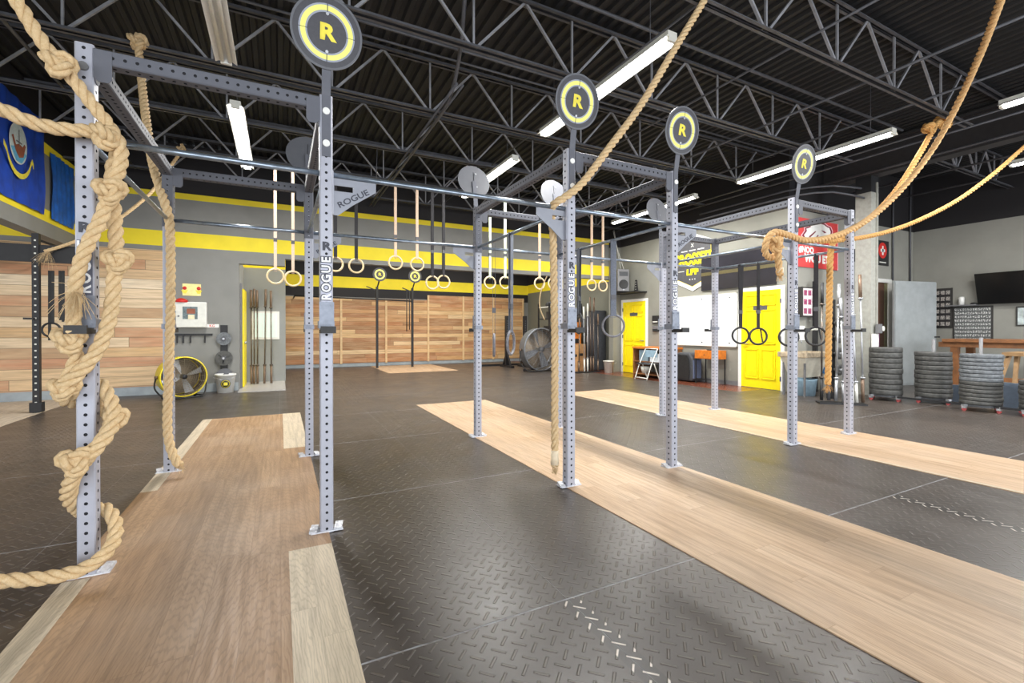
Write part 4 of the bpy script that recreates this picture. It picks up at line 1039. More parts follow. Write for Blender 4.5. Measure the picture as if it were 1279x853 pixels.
for i, (x, yt, yb_, mm) in enumerate(((723, 398, 463, 0), (730, 383, 464, 1), (734, 379, 464, 1), (738, 371, 464, 0), (741, 372, 464, 0), (747, 392, 463, 0))):
    a = atY(x, yb_, 11.35); b = atY(x + (1, -1, 0, -1, 1, 0)[i], yt, 11.55); a.z = .03
    barbell(a, b, 'barbell standing upright in the storage corner, %s of six' % lab6[i], .015, .025, m_chrome if mm else m_barbell_dark, m_offwhite if mm else m_rust)
t = thing('bar_holder', 'low black floor holder for the upright bars in the storage corner', 'bar holder', (8.2, 11.35, 0))
MB().box(7.85, 11.2, .0, 8.75, 11.5, .025).build('base', m_black_steel, t)

# ------------------------------------------------------------------ right wall
def door(n, label, y0, y1, z1, sign, hinge_far=True):
    X = XR
    t = struct(thing('door_%d' % n, label, 'door', (X, (y0 + y1) / 2, 0)))
    mb = MB(); f = .075
    fr = MB(); fr.box(X - .03, y0 - f, 0, X, y0, z1 + f); fr.box(X - .03, y1, 0, X, y1 + f, z1 + f); fr.box(X - .03, y0, z1, X, y1, z1 + f); fr.build('door_frame', m_white, t)
    leaf = MB().box(X - .022, y0, .01, X + .0, y1, z1).build('door_leaf', m_yellow, t)
    wd = y1 - y0; pn = MB()
    for k in (0, 1):
        ya = y0 + wd * (.12 + k * .42); yc = ya + wd * .34
        for za, zb in ((.10, .40), (.455, .80), (.845, .955)):
            za, zb = za * z1, zb * z1
            for p in ((ya, za, yc, za + .014), (ya, zb - .014, yc, zb), (ya, za, ya + .014, zb), (yc - .014, za, yc, zb)):
                pn.box(X - .040, p[0], p[1], X - .022, p[2], p[3])
            pn.box(X - .034, ya + .05, za + .05, X - .022, yc - .05, zb - .05)
    pn.build('moulding', m_yellow, leaf)
    yk = y0 + .07
    if hinge_far:
        MB().cyl((X - .022, yk, .98), (X - .06, yk, .98), .014, 10).bar((X - .06, yk - .01, .98), (X - .06, yk + .11, .98), .02, .02).build('door_handle', m_chrome, leaf)
        hy = y1 - .0
    else:
        yk = y1 - .07
        MB().cyl((X - .022, yk, .98), (X - .06, yk, .98), .014, 10).bar((X - .06, yk + .01, .98), (X - .06, yk - .11, .98), .02, .02).build('door_handle', m_chrome, leaf)
        hy = y0
    for z in (.25, 1.1, 1.9): MB().box(X - .034, hy - .015, z - .05, X - .02, hy + .015, z + .05).build('hinge', m_dark_steel, leaf)
    ym = (y0 + y1) / 2
    s = MB().box(X - .034, ym - .16, z1 * .80, X - .022, ym + .16, z1 * .85).build('name_plate', m_dark_steel, leaf)
    return t
door(1, 'farther yellow six panel door with a white frame, below the speaker', 9.96, 10.93, 2.13, '')
door(2, 'nearer yellow six panel door with a white frame, right of the whiteboard', 5.98, 6.90, 2.15, '', hinge_far=False)
# whiteboard
t = thing('whiteboard', 'long white dry erase board on the grey wall left of the nearer yellow door', 'whiteboard', (XR - .02, 8.0, .9))
MB().box(XR - .03, 7.02, .91, XR - .003, 9.05, 2.13).build('board', m_whiteboard, t)
fr = MB(); 
for p in ((7.0, .89, 9.07, .91), (7.0, 2.13, 9.07, 2.15), (7.0, .89, 7.02, 2.15), (9.05, .89, 9.07, 2.15)): fr.box(XR - .036, p[0], p[1], XR, p[2], p[3])
fr.build('frame', m_offwhite, t)
for y in (7.2, 7.98, 8.8):
    for z in (.98, 2.05): MB().cyl((XR - .04, y, z), (XR - .03, y, z), .014, 10).build('mounting_screw', m_hole, t)
# dark panel above
t = thing('dark_panel', 'large dark glossy panel on the wall above the nearer yellow door', 'panel', (XR - .02, 6.9, 2.4))
a = atX(968, 357, XR); MB().box(XR - .04, 6.08, 2.26, XR - .003, 8.0, 3.06).build('sheet', m_tinted, t)
MB().box(XR - .045, 6.08, 2.62, XR - .04, 8.0, 2.70).build('stripe', M('dim olive stripe', (84, 76, 46), .4), t)
# gym sign: hexagonal shield
t = thing('shield_sign', 'black hexagonal shield sign reading CROSSFIT LPF in yellow on the grey wall', 'sign', (XR - .03, 8.25, 2.4))
yc, zc = 8.28, 3.02
def hexa(wd, ht): return [(-wd, -ht * .62), (0, -ht), (wd, -ht * .62), (wd, ht * .62), (0, ht), (-wd, ht * .62)]
for off, wd, ht, m_ in ((0, .66, .74, m_white), (.006, .635, .712, m_dark_ink), (.010, .60, .675, m_white), (.014, .565, .635, m_flag_yellow), (.018, .552, .62, M('shield charcoal', (70, 70, 74), .5))):
    MB().prism(hexa(wd, ht), (XR - .012 - off, yc, zc), -YAX, ZAX, .012 if off == 0 else .004).build('shield_layer', m_, t)
xf = XR - .012 - .024
def st(b, z, sz, m_, bold=.003, wid=1): text('letter', b, m_, t, (xf, yc, z), -YAX, ZAX, sz, .002, bold, wid)
MB().box(xf + .0005, yc - .66, zc - .12, xf + .004, yc + .66, zc + .24).build('name_band', M('shield charcoal band', (70, 70, 74), .5), t)
text('letter', 'CROSSFIT', m_yellow, t, (xf, yc, zc + .06), -YAX, ZAX, .40, .002, .016, .70)
st('LPF', zc - .26, .20, m_yellow, .010, 1.25); st('X', zc + .42, .13, m_offwhite, .001)
st('. . .', zc - .40, .16, m_offwhite, .006)
for s_ in (-1, 1): MB().box(xf - .001, yc + s_ * .36 - .10, zc - .22, xf + .001, yc + s_ * .36 + .10, zc - .205).build('rule', m_offwhite, t)
for s_ in (-1, 0, 1): MB().box(xf - .001, yc + s_ * .26 - .10, zc + .285, xf + .001, yc + s_ * .26 + .10, zc + .31).build('rule', m_offwhite, t)
# speaker on its shelf
t = thing('loudspeaker', 'grey loudspeaker on a wall shelf above the farther yellow door', 'speaker', (9.15, 10.7, 2.4))
sx, sy = 9.12, 10.72
bevel(MB().prism([(-.2, -.22), (.2, -.22), (.16, .22), (-.16, .22)], (sx, sy, 2.38), Vector((.5, -.87, 0)), Vector((.87, .5, 0)), .01).v and MB().rbox((sx, sy, 2.76), .36, .42, .66, -.35).build('cabinet', m_grey_plastic, t), .02)
c = Vector((sx, sy, 2.76)); nn = Vector((-math.sin(.35) * 1, -math.cos(.35), 0)); uxs = Vector((math.cos(-.35), math.sin(-.35), 0)); nn = Vector((uxs.y, -uxs.x, 0))
Rr = Matrix((uxs, ZAX, nn)).transposed()
MB().lathe([(.0, .005), (.05, .02), (.125, .005), (.14, .012), (.14, 0), (0, 0)], c + nn * .21 + ZAX * -.12, 24, Rr).build('woofer', m_rub_black, t)
MB().rbox(c + nn * .213 + ZAX * .19, .26, .012, .13, -.35).build('horn', m_dark_plastic, t)
MB().cyl(c + nn * .22 + ZAX * -.28, c + nn * .23 + ZAX * -.28, .022, 12).build('badge', m_chrome, t)
t = thing('wall_shelf', 'black bracket shelf under the grey loudspeaker', 'shelf', (9.2, 10.4, 2.4))
MB().box(8.95, 9.92, 2.37, XR, 11.0, 2.40).build('board', m_black_steel, t)
t = thing('cable_stand', 'small black perforated stand on the shelf right of the loudspeaker', 'stand', (9.2, 10.15, 2.40))
MB().prism([(-.07, 0), (.07, 0), (.03, .34), (-.03, .34)], (9.22, 10.16, 2.40), -YAX, ZAX, .03).build('frame', m_black_steel, t)
for k in range(4): MB().cyl((9.185, 10.16, 2.47 + k * .07), (9.19, 10.16, 2.47 + k * .07), .012, 8).build('hole', m_offwhite, t)
conduit('thin grey cable dropping from the roof to the loudspeaker', [[(9.0, 10.9, 4.3), (9.05, 10.75, 3.5), (9.12, 10.72, 3.1)], [(9.05, 11.0, 4.3), (9.1, 10.8, 3.6), (9.18, 10.66, 3.1)]], .008, 'cables', 'cable', m_offwhite)
# small wall boxes
for (x0, y0, x1, y1, lab, m_) in ((816, 394, 824, 404, 'small black control box on the wall right of the farther door', m_rub_black), (816, 407, 823, 414, 'small grey switch box below the black control box', m_grey_plastic)):
    a = atX(x0, y1, XR); b = atX(x1, y0, XR)
    t = thing('control_box', lab, 'switch box', (XR, b.y, a.z)); bevel(MB().box(XR - .05, b.y, a.z, XR, a.y, b.z).build('case', m_, t), .006)
    MB().box(XR - .054, b.y + .03, a.z + .03, XR - .05, a.y - .03, a.z + .06).build('button_strip', m_offwhite, t)
# desk under the boxes
t = thing('wooden_desk', 'brown wooden desk with open shelves beside the farther yellow door', 'desk', (9.0, 9.2, 0))
MB().box(8.72, 8.60, .78, XR - .01, 9.78, .83).build('desk_top', m_wood_orange, t)
for y in (8.62, 9.74): MB().box(8.74, y, 0, XR - .02, y + .03, .78).build('side_panel', m_wood, t)
for z in (.08, .42): MB().box(8.76, 8.65, z, XR - .02, 9.74, z + .025).build('shelf', m_wood, t)
for (y, z, w_, h_, m_, lab) in ((9.45, .445, .35, .30, m_light_blue, 'pale blue framed picture leaning on the desk shelf'), (9.5, .105, .26, .18, m_offwhite, 'white bowl on the lowest shelf of the desk'), (8.95, .445, .3, .22, m_whiteboard, 'small glossy tray on the desk shelf')):
    if 'bowl' in lab: b = MB().lathe([(0, .01), (.09, 0), (.14, h_), (.13, h_), (.08, .02), (0, .02)], (8.95, y, z), 20)
    else: b = MB().rbox((8.85, y, z + h_ / 2), .03 if 'frame' in lab else .25, w_, h_)
    tag(b.build('bowl' if 'bowl' in lab else ('framed_picture' if 'frame' in lab else 'tray'), m_), lab, 'bowl' if 'bowl' in lab else ('picture' if 'frame' in lab else 'tray'))
t = thing('folding_chair', 'pale folding frame chair standing before the brown desk', 'chair', (8.45, 8.95, 0))
f = MB()
for y in (8.72, 9.15): f.tube(spline([(8.25, y, 0.01), (8.42, y, .42), (8.62, y, .80)], .1), .013, 6); f.tube(spline([(8.68, y, .01), (8.5, y, .42)], .1), .013, 6)
f.tube([(8.62, 8.72, .80), (8.62, 9.15, .80)], .013, 6); f.tube([(8.26, 8.72, .06), (8.26, 9.15, .06)], .013, 6); f.build('frame', m_offwhite, t)
MB().box(8.30, 8.74, .40, 8.68, 9.13, .43).build('seat', m_dark_plastic, t); MB().box(8.60, 8.74, .58, 8.63, 9.13, .76).build('backrest', m_light_blue, t)
# portable pa speaker
t = thing('portable_speaker', 'dark rounded portable speaker on the floor under the whiteboard', 'speaker', (9.1, 8.25, 0))
pts = [(-.27, .0), (.27, .0), (.31, .2), (.29, .55), (.20, .70), (-.20, .70), (-.29, .55), (-.31, .2)]
bevel(MB().prism(pts, (8.98, 8.22, .02), -YAX, ZAX, -.34).build('body', m_dark_plastic, t), .05, 3)
MB().prism([(p[0] * .78, p[1] * .86 + .04) for p in pts], (8.975, 8.25, .02), -YAX, ZAX, .012).build('grille', m_rub_black, t)
MB().box(9.0, 7.90, .1, 9.25, 7.93, .55).build('side_panel', M('slate blue plastic', (92, 104, 132), .4), t)
for y in (7.98, 8.46): MB().cyl((9.2, y - .02, .045), (9.2, y + .02, .045), .045, 14).build('wheel', m_rub_black, t)
# orange drawer table
t = thing('side_table', 'orange wooden drawer box on thin black legs under the whiteboard', 'side table', (9.15, 7.6, 0))
MB().box(8.98, 7.28, .60, 9.36, 7.86, .80).build('drawer_box', m_wood_orange, t)
MB().box(8.972, 7.32, .62, 8.98, 7.82, .78).build('drawer_front', m_wood_orange, t); MB().cyl((8.96, 7.57, .70), (8.972, 7.57, .70), .014, 10).build('knob', m_wood, t)
for x in (9.0, 9.34):
    for y in (7.30, 7.84): MB().box(x - .011, y - .011, 0, x + .011, y + .011, .60).build('leg', m_black_steel, t)
MB().box(8.99, 7.3, .10, 9.0, 7.84, .12).build('stretcher', m_black_steel, t)
tag(MB().lathe([(0, 0), (.12, 0), (.125, .02), (0, .03)], (9.15, 7.5, .801), 20).build('tray', m_rub_black), 'flat black tray on top of the orange drawer table', 'tray')

# ------------------------------------------------------------------ annex wall: banner, frame, sink, bars, plates
YA = 5.75
t = thing('team_banner', 'red banner with a white eagle head and white lettering on the grey wall', 'banner', (10.2, YA - .02, 3.0))
x0, x1, z0, z1 = 9.47, 11.0, 2.60, 3.62
MB().box(x0, YA - .025, z0, x1, YA - .005, z1).build('cloth', m_red, t)
MB().box(x0, YA - .027, z0, x0 + .02, YA - .025, z1).box(x1 - .02, YA - .027, z0, x1, YA - .025, z1).build('hem', m_pink, t)
eagle = [(.02, .42), (.12, .58), (.10, .66), (.26, .74), (.24, .82), (.42, .88), (.58, .93), (.74, .90), (.84, .84), (.93, .82), (.985, .70), (.97, .56), (.93, .44), (.90, .40), (.89, .50), (.86, .55), (.80, .54),
         (.74, .42), (.77, .34), (.68, .40), (.60, .34), (.52, .28), (.44, .20), (.42, .30), (.34, .20), (.30, .12), (.28, .24), (.20, .18), (.16, .12), (.16, .26), (.06, .22), (.08, .32)]
bw, bh = 1.05, .62; ox, oz = x0 + .22, z0 + .40
def EG(m_, off, grow, nm, pts=eagle):
    cx_, cz_ = .5, .5
    q = [((a - cx_) * grow + cx_, (b - cz_) * grow + cz_) for a, b in pts]
    MB().prism([(a * bw, b * bh) for a, b in q][::-1], (ox, YA - .025 - off, oz), XAX, ZAX, -.003).build(nm, m_, t)
EG(m_pink, .001, 1.14, 'emblem'); EG(m_maroon, .004, 1.07, 'emblem'); EG(m_white, .007, .95, 'emblem')
for i, q in enumerate(([(.2, .40), (.42, .62), (.44, .60), (.24, .37)], [(.36, .30), (.50, .50), (.53, .48), (.40, .29)], [(.62, .68), (.74, .60), (.80, .62), (.74, .66)], [(.78, .46), (.84, .50), (.87, .46), (.83, .38), (.79, .40)])):
    MB().prism([(a * bw, b * bh) for a, b in q], (ox, YA - .033, oz), XAX, ZAX, .003).build('emblem_line', m_maroon, t)
text('letter', '#NOO', m_white, t, (x0 + .10, YA - .028, z0 + .36), XAX, ZAX, .17, .001, .010, 1.0, 'LEFT')
text('letter', 'WOU ETC', m_white, t, (x0 + .30, YA - .028, z0 + .19), XAX, ZAX, .22, .001, .014, 1.0, 'LEFT')
# other signs on that wall
x0, z0, x1, z1 = frame_pts(1096.5, 302, 1109, 331, YA)
t = thing('cross_sign', 'black and red sign with a white cross beside the column', 'sign', (x0, YA - .02, z0))
MB().box(x0 - .15, YA - .02, z0, x1, YA, z1).build('panel', m_rub_black, t)
xm = (x0 + x1) / 2; zm = z0 + (z1 - z0) * .6
MB().lathe([(0, 0), (.19, 0), (.19, .003), (0, .003)], (xm - .06, YA - .02, zm), 28, Matrix.Rotation(PI / 2, 3, 'X'), smooth=False).build('red_disc', m_red_plastic, t)
MB().box(xm - .09, YA - .027, zm - .11, xm - .03, YA - .023, zm + .11).box(xm - .16, YA - .027, zm - .035, xm + .04, YA - .023, zm + .035).build('cross', m_white, t)
MB().box(xm - .20, YA - .023, z0 + .06, xm + .10, YA - .02, z0 + .085).build('caption_rule', m_offwhite, t)
x0, z0, x1, z1 = frame_pts(1061, 298, 1070, 326, YA)
t = thing('wall_sign', 'small dark sign with a white top half hidden by the column', 'sign', (x0, YA - .02, z0))
MB().box(x0, YA - .02, z0, x1 + .15, YA, z1 - .25).build('panel', m_rub_black, t); MB().box(x0, YA - .02, z1 - .25, x1 + .15, YA, z1).build('header', m_white, t)
x0, z0, x1, z1 = frame_pts(1001, 361, 1017, 394, YA - .06)
t = thing('collage_frame', 'dark framed photo collage on the grey wall above the sink', 'picture', (x0, YA - .05, z0))
MB().box(x0 - .03, YA - .09, z0 - .03, x1 + .03, YA, z1 + .03).build('frame', m_gasket, t); MB().box(x0 + .01, YA - .093, z0, x1, YA - .09, z1).build('print', m_collage, t)
x0, z0, x1, z1 = frame_pts(996, 407, 1005, 425, YA)
tag(MB().box(x0, YA - .006, z0, x1, YA, z1).build('notice', m_paper), 'white paper notice on the wall above the sink', 'notice')
x0, z0, x1, z1 = frame_pts(1088, 417, 1096, 434, 4.775)
tag(MB().box(x0 - .03, 4.748, z0, x1 - .01, 4.758, z1).build('notice', m_paper), 'white notice low on the front of the column', 'notice')
t = thing('outlet_box', 'grey electric box on the column above the paper notice', 'outlet', (10.5, 4.77, 1.3)); MB().box(10.45, 4.70, 1.22, 10.58, 4.758, 1.40).build('case', m_grey_plastic, t); MB().cyl((10.63, 4.70, 1.31), (10.63, 4.76, 1.31), .05, 14).build('bell', m_offwhite, t)
# utility sink
t = thing('utility_sink', 'cream plastic utility sink tub on grey legs against the grey wall', 'sink', (9.3, 5.35, 0))
sx0, sx1, sy0, sy1 = 8.86, 9.80, 5.15, 5.72
s = MB(); prof = [(0, .80), (.0, .84), (.03, .84), (.03, .80)]
def frustum(mb, x0, x1, y0, y1, z0, inset, z1):
    mb.add([(x0 + inset, y0 + inset, z0), (x1 - inset, y0 + inset, z0), (x1 - inset, y1 - inset, z0), (x0 + inset, y1 - inset, z0), (x0, y0, z1), (x1, y0, z1), (x1, y1, z1), (x0, y1, z1)],
           [(0, 3, 2, 1), (0, 1, 5, 4), (1, 2, 6, 5), (2, 3, 7, 6), (3, 0, 4, 7)])
frustum(s, sx0 + .03, sx1 - .03, sy0 + .03, sy1 - .03, .36, .12, .76)
s.add([(sx0 + .17, sy0 + .17, .40), (sx1 - .17, sy0 + .17, .40), (sx1 - .17, sy1 - .17, .40), (sx0 + .17, sy1 - .17, .40)], [(0, 1, 2, 3)])
s.build('tub', m_sink, t)
r = MB(); r.box(sx0, sy0, .75, sx1, sy0 + .05, .85); r.box(sx0, sy1 - .05, .75, sx1, sy1, .85); r.box(sx0, sy0 + .05, .75, sx0 + .05, sy1 - .05, .85); r.box(sx1 - .05, sy0 + .05, .75, sx1, sy1 - .05, .85)
bevel(r.build('rim', M('rust stained rim', (176, 160, 136), .5, 0, .3, 20), t), .012)
for x in (sx0 + .08, sx1 - .08):
    for y in (sy0 + .08, sy1 - .08): MB().bar((x, y, 0), (x, y, .76), .03, .03).build('leg', m_grey_plastic, t)
MB().tube(spline([(9.3, 5.70, .85), (9.3, 5.68, 1.08), (9.3, 5.55, 1.12), (9.3, 5.50, 1.02)], .03), .012, 8).build('faucet', m_chrome, t)
tag(MB().box(9.60, 5.20, .42, 9.82, 5.5, .55).build('storage_bin', m_blue_plastic), 'blue plastic box beside the sink', 'bin')
t = thing('wash_bucket', 'pale blue round tub on the floor under the sink', 'bucket', (9.22, 5.42, 0)); MB().lathe([(0, 0), (.20, 0), (.23, .30), (.24, .32), (.22, .32), (.19, .02), (0, .02)], (9.22, 5.42, 0), 28).build('shell', m_light_blue, t)
# bars standing in a floor holder between the sink and the column
lab = ['leftmost, beside the sink', 'second, behind the golden rope end', 'third, bright steel', 'fourth, just left of the rear post', 'fifth, just right of the rear post', 'sixth, leaning left', 'rightmost, with a rusty sleeve']
for i, (xb, yb_, xt, yt, m1, m2) in enumerate(((1026, 503, 1027, 353, m_barbell_dark, m_rub_black), (1035, 503, 1034, 365, m_barbell_dark, m_dark_steel), (1044, 504, 1048, 355, m_chrome, m_chrome), (1054, 505, 1050, 372, m_chrome, m_chrome),
                                           (1065, 506, 1058, 372, m_chrome, m_offwhite), (1070, 506, 1064, 368, m_chrome, m_offwhite), (1078, 506, 1074, 343, m_chrome, m_rust))):
    a = atZ(xb, yb_, 0); b = atY(xt, yt, a.y + .12); a.z = .045
    barbell(a, b, 'barbell standing between the sink and the bumper stacks, %s' % lab[i], .0145, .026, m1, m2)
t = thing('bar_holder', 'low black floor holder for the bars beside the bumper stacks', 'bar holder', (8.7, 4.45, 0))
MB().prism([(-.35, -.12), (.35, -.12), (.35, .12), (-.35, .12)], (8.66, 4.45, .0), Vector((.7, -.71, 0)).normalized(), Vector((.71, .7, 0)).normalized(), .025).build('base', m_black_steel, t)
t = thing('plate_tree', 'dark wall post hung with small plates left of the column', 'plate rack', (9.2, 5.0, 0))
MB().box(9.16, 4.86, 0, 9.26, 4.96, 1.85).build('post', m_black_steel, t)
for i, z in enumerate((.55, .85, 1.15, 1.42)):
    MB().cyl((9.21, 4.70, z), (9.21, 4.86, z), .018, 10).build('peg', m_chrome, t)
    pl = tag(MB().lathe([(.02, -.02), (.10, -.02), (.11, -.01), (.11, .015), (.02, .015), (.02, -.02)], (9.21, 4.77, z), 24, Matrix.Rotation(PI / 2, 3, 'X')).build('change_plate', m_plate),
             'small black plate on the dark post, %s from the floor' % ('first', 'second', 'third', 'fourth')[i], 'weight plate', 'small plates on the dark post')
t = thing('black_rack_post', 'slim black post standing beside the photo collage', 'post', (9.95, 5.6, 0))
MB().box(9.93, 5.58, 0, 10.0, 5.66, 2.3).build('upright', m_black_steel, t); MB().box(9.92, 5.56, 1.28, 10.02, 5.67, 1.32).build('band', m_offwhite, t)

# doorway and steel cabinet on the annex wall
x0 = atY(1094, 350, YA).x; x1 = atY(1111, 350, YA).x
t = struct(thing('door_4', 'doorway with a white frame beside the column', 'door', (x0, YA, 0)))
MB().box(x0 - .6, YA - .012, 0, x1 - .2, YA - .002, 2.42).build('door_leaf', m_door_brown, t)
MB().box(x1 - .28, YA - .02, 0, x1 - .14, YA - .002, 2.42).build('door_edge', M('olive strip', (120, 116, 84), .5), t)
MB().box(x1 - .14, YA - .05, 0, x1, YA, 2.42).box(x0 - .6, YA - .05, 2.42, x1, YA, 2.51).build('door_frame', m_white, t)
MB().box(x0 - .05, YA - .03, .5, x0 + .12, YA - .012, 1.2).build('purple_poster', M('purple print', (120, 60, 100), .5), t)
A = Vector((12.62, 5.37, 0)); B = Vector((13.86, 5.08, 0)); d = (B - A).normalized(); nn = Vector((-d.y, d.x, 0))
t = thing('steel_door', 'tall plain grey steel door leaf standing open in the annex corner', 'door', A)
MB().add([A, B, B + nn * .05, A + nn * .05, A + ZAX * 2.42, B + ZAX * 2.42, B + nn * .05 + ZAX * 2.42, A + nn * .05 + ZAX * 2.42], [(0, 3, 2, 1), (4, 5, 6, 7), (0, 1, 5, 4), (1, 2, 6, 5), (2, 3, 7, 6), (3, 0, 4, 7)]).build('door_leaf', m_steel_sheet, t)
q = [A - nn * .015 + ZAX * .04, B - nn * .015 + ZAX * .04]
MB().add([q[0] + d * .01, q[1] - d * .01, q[1] - d * .01 + nn * .013, q[0] + d * .01 + nn * .013, q[0] + d * .01 + ZAX * 2.36, q[1] - d * .01 + ZAX * 2.36, q[1] - d * .01 + nn * .013 + ZAX * 2.36, q[0] + d * .01 + nn * .013 + ZAX * 2.36],
         [(0, 3, 2, 1), (4, 5, 6, 7), (0, 1, 5, 4), (1, 2, 6, 5), (2, 3, 7, 6), (3, 0, 4, 7)]).build('facing_sheet', m_steel_sheet, t)
MB().rbox(B - d * .02 - nn * .04 + ZAX * 1.12, .10, .05, .03, math.atan2(d.y, d.x)).build('handle', m_rub_black, t)
# TV wall
XT = 14.42
t = thing('television', 'large black flat television tilted down on the annex wall', 'television', (XT - .2, 3.7, 2.2))
mb = MB(); y0, y1 = 2.85, 4.50
mb.add([(XT - .16, y1 - .02, 1.87), (XT - .16, y0, 1.87), (XT - .11, y0, 1.87), (XT - .11, y1 - .02, 1.87), (XT - .30, y1, 2.56), (XT - .30, y0, 2.56), (XT - .25, y0, 2.56), (XT - .25, y1, 2.56)],
       [(0, 3, 2, 1), (4, 5, 6, 7), (0, 1, 5, 4), (1, 2, 6, 5), (2, 3, 7, 6), (3, 0, 4, 7)])
mb.build('panel', m_screen, t); MB().box(XT - .2, 3.5, 2.1, XT, 3.9, 2.4).build('wall_bracket', m_black_steel, t)
def poster(name, lab, cat, y0, y1, z0, z1, m_, dep=.025):
    t = thing(name, lab, cat, (XT, (y0 + y1) / 2, z0))
    MB().box(XT - dep, y0 - .03, z0 - .03, XT, y1 + .03, z1 + .03).build('frame', m_gasket, t); MB().box(XT - dep - .004, y0, z0, XT - dep, y1, z1).build('print', m_, t)
poster('roster_poster', 'tall dark poster with rows of small portraits right of the grey steel door leaf', 'poster', 5.0, 5.30, 1.36, 2.27, m_roster)
poster('chart_poster', 'glossy framed chart with rows of figures above the timber table', 'poster', 4.30, 4.93, 1.03, 1.81, m_chart)
poster('framed_picture', 'small framed colourful picture at the right edge below the television', 'picture', 3.4, 3.88, 1.40, 1.77, M('colour print', (180, 190, 190), .3, 0, .5, 6))
t = thing('wall_ledge', 'thin grey ledge above the framed chart', 'shelf', (XT, 4.75, 1.86)); MB().box(XT - .2, 4.5, 1.85, XT, 5.05, 1.875).build('board', m_grey_plastic, t)
tag(MB().lathe([(0, 0), (.05, 0), (.055, .16), (.045, .19), (0, .19)], (XT - .1, 4.78, 1.876), 16).build('cup', m_white), 'white cup on the thin ledge', 'cup')
tag(MB().lathe([(0, 0), (.07, 0), (.06, .035), (0, .05)], (XT - .1, 4.56, 1.876), 16).build('dish', m_rub_black), 'small dark dish on the thin ledge', 'dish')
# timber table
t = thing('timber_table', 'tall brown timber table running out of the right edge', 'table', (12.9, 3.5, 0))
bevel(MB().box(12.32, 1.6, 1.035, 13.3, 4.42, 1.10).build('table_top', m_wood, t), .006)
MB().box(12.40, 1.7, .93, 12.44, 4.5, 1.035).build('apron', m_wood, t)
for x in (12.42, 13.16):
    for y in (1.75, 4.2): MB().box(x, y, 0, x + .12, y + .12, 1.035).build('leg', m_wood, t)
MB().box(12.45, 1.8, .28, 12.50, 4.3, .36).build('stretcher', m_wood, t)
# wooden trestle / high stool
m_tan_timber = M('dull tan timber', (148, 116, 78), .6, 0, .25, 8)
t = thing('wooden_trestle', 'tan wooden trestle with splayed legs behind the third bumper stack', 'trestle', (11.0, 3.1, 0))
a = atZ(1249, 497, 0); 
X0, Y0 = 11.1, 3.05
for dx, dy in ((-.28, .10), (-.12, -.12), (.50, .10), (.50, -.3)):
    MB().bar((X0 + dx - .06 * (1 if dx < 0 else -1), Y0 + dy + .06, 0.01), (X0 + dx * .5 + .12, Y0 + dy * .3, .86), .05, .05).build('leg', m_tan_timber, t)
MB().box(X0 - .1, Y0 - .15, .84, X0 + .6, Y0 + .1, .90).build('top_rail', m_tan_timber, t)

# ------------------------------------------------------------------ bumper plate stacks on dollies
def plate_shape(R_, th, mat):
    t = thing('bumper_plate', '', 'bumper plate', (0, 0, 0)); b = th / 2
    MB().lathe([(.026, 0), (R_ * .33, 0), (R_ * .36, .006), (R_ * .80, .006), (R_ * .84, 0), (R_ - .008, 0), (R_ - .001, .008), (R_, th * .35), (R_, th * .65), (R_ - .001, th - .008), (R_ - .008, th),
                (R_ * .84, th), (R_ * .80, th - .006), (R_ * .36, th - .006), (R_ * .33, th), (.026, th), (.026, 0)], (0, 0, 0), 44).build('rubber_disc', mat, t)
    MB().lathe([(.0255, -.0), (.04, 0), (.04, th), (.0255, th), (.0255, 0)], (0, 0, .0005), 20).build('hub', m_chrome, t)
    return t
ordn = ['topmost', 'second', 'third', 'fourth', 'fifth', 'sixth', 'seventh', 'eighth', 'ninth', 'tenth', 'eleventh', 'twelfth', 'thirteenth']
m_caster = M('dull red caster', (190, 84, 84), .4)
protos = {}
stacks = (('leftmost', (9.93, 4.36), 9, 0.965, 0.245, 0, .0), ('second', (10.28, 3.80), 10, .90, .25, 0, .22), ('third', (9.93, 3.08), 13, .90, .248, 7, .26), ('rightmost, cut off', (10.02, 2.44), 6, .53, .24, 0, 0))
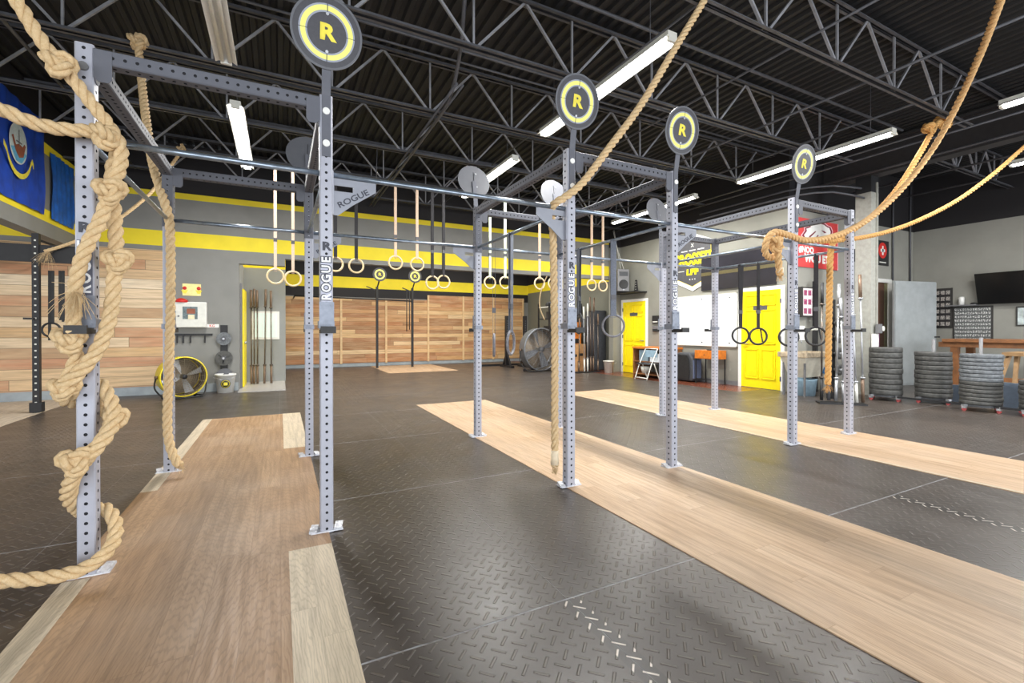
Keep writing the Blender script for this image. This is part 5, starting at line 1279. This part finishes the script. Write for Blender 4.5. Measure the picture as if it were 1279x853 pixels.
for lab, (sx, sy), n, ztop, R_, ngrey, horn in stacks:
    t = thing('plate_dolly', 'black wheeled dolly with red casters under the %s bumper stack' % lab.split(',')[0], 'dolly', (sx, sy, 0), 'wheeled dollies')
    MB().lathe([(0, .07), (R_ * .98, .07), (R_ * .98, .105), (0, .105)], (sx, sy, 0), 32, smooth=False).build('deck', m_dark_plastic, t)
    for k in range(4):
        a = PI / 4 + k * PI / 2 + .35; c = Vector((sx + .27 * math.cos(a), sy + .27 * math.sin(a), .026))
        MB().bar((sx + .16 * math.cos(a), sy + .16 * math.sin(a), .085), (sx + .30 * math.cos(a), sy + .30 * math.sin(a), .085), .05, .03).build('arm', m_chrome, t)
        cst = MB().cyl(c + Vector((-.014, 0, 0)), c + Vector((.014, 0, 0)), .026, 16).build('caster', m_caster, t)
        MB().rbox(c + Vector((0, 0, .034)), .06, .05, .034).build('caster_fork', m_chrome, cst)
    MB().cyl((sx, sy, .1), (sx, sy, ztop + horn), .023, 14).build('spindle', m_grey_plastic, t)
    th = (ztop - .107) / n
    for i in range(n):
        grey = i >= n - ngrey; key = (round(th, 4), grey, R_)
        rr = R_ * random.uniform(.985, 1.0)
        if key not in protos: protos[key] = plate_shape(R_, th - .002, m_plate_grey if grey else m_plate); pl = protos[key]
        else: pl = dup(protos[key])
        pl.location = (sx + random.uniform(-.006, .006), sy + random.uniform(-.006, .006), .107 + th * i); pl.rotation_euler = (0, 0, random.uniform(0, 6))
        o_ = ordn[n - 1 - i]
        pl['label'] = ('scuffed grey' if grey else 'black') + ' bumper plate, ' + o_ + ' from the top of the ' + lab.split(',')[0] + ' stack' if o_ != 'topmost' else ('scuffed grey' if grey else 'black') + ' bumper plate on top of the ' + lab.split(',')[0] + ' stack'
        pl['group'] = 'bumper plates in the %s stack' % lab.split(',')[0]
# connecting floor rail between the dollies
tag(MB().bar((9.75, 4.1, .09), (9.82, 2.5, .09), .04, .03).build('dolly_link', m_black_steel), 'long low black link bar joining the plate dollies', 'rail')
for i, (x, y) in enumerate(((10.75, 3.6), (10.55, 2.75))):
    tag(MB().box(x, y, 0, x + .05, y + .25, .42 if i else .3).build('upright_slab', M('blue grey board', (96, 108, 124), .6)), 'blue grey slab standing behind the stacks, %s' % ('right of the second stack', 'right of the third stack')[i], 'board')

# ------------------------------------------------------------------ flags on the left header
def flag(y0, y1, z0, z1, label, emblem):
    t = thing('wall_flag', label, 'flag', (XL + .02, (y0 + y1) / 2, z0)); X = XL + .03
    n = 24; vs = []; fs = []
    for i in range(n + 1):
        y = y0 + (y1 - y0) * i / n
        for k in range(9):
            z = z0 + (z1 - z0) * k / 8; vs.append((X + .012 * math.sin(i * 1.3 + k * .5) + .008 * math.sin(i * .4 - k), y, z))
    m_ = len(vs)
    for i in range(n):
        for k in range(8): a = i * 9 + k; fs.append((a, a + 9, a + 10, a + 1))
    vs2 = [(v[0] - .004, v[1], v[2]) for v in vs]
    MB().add(vs, fs, 0, True).add(vs2, [f[::-1] for f in fs], 0, True).build('cloth', m_blue if emblem else M('bright blue flag nylon', (24, 92, 178), .55, 0, .3, 7), t)
    if emblem:
        yc, zc = (y0 + y1) / 2 + .02, (z0 + z1) / 2 + .08; Rx = Matrix((-YAX * -1, ZAX, XAX)).transposed(); Xf = X + .024
        def el(ry, rz, off, mat, nm): 
            MB().prism([(ry * math.cos(a), rz * math.sin(a)) for a in [2 * PI * k / 32 for k in range(32)]], (Xf + off, yc, zc), YAX, ZAX, .002).build(nm, mat, t)
        el(.25, .29, 0, m_offwhite, 'seal'); el(.24, .28, .002, m_seal, 'seal')
        MB().prism([(-.22, -.10), (-.08, -.26), (.08, -.26), (.22, -.10), (.05, -.05), (-.05, -.05)], (Xf + .005, yc, zc), YAX, ZAX, .002).build('seal_waves', m_teal_print, t)
        MB().prism([(-.20, .06), (-.16, .08), (-.09, -.04), (0, .0), (.10, -.02), (.15, .04), (.19, .02), (.12, -.16), (0, -.20), (-.10, -.12)], (Xf + .008, yc, zc), YAX, ZAX, .002).build('seal_eagle', m_brown_print, t)
        MB().bar((Xf + .01, yc - .08, zc + .02), (Xf + .01, yc + .08, zc + .02), .003, .02).bar((Xf + .01, yc, zc + .2), (Xf + .01, yc, zc - .05), .003, .012).build('seal_rigging', m_grey_plastic, t)
        sc = []
        for k in range(13): a = PI + .35 + (PI - .7) * k / 12; sc.append((.36 * math.cos(a), .40 * math.sin(a) - .02))
        sc = [(-.42, -.08), (-.37, -.13)] + sc + [(.38, -.10), (.42, -.16)]
        inner = [(a * 1.0, b - .075) for a, b in sc]
        m2 = MB()
        for i in range(len(sc) - 1): m2.prism([sc[i], inner[i], inner[i + 1], sc[i + 1]], (Xf + .01, yc, zc), YAX, ZAX, .003)
        m2.build('scroll', m_flag_yellow, t)
flag(8.15, 9.93, 3.13, 4.62, 'dark blue flag with an oval seal and yellow scroll on the left header wall', True)
flag(10.2, 11.1, 3.12, 4.22, 'plain bright blue flag partly hidden by the nearest upright', False)
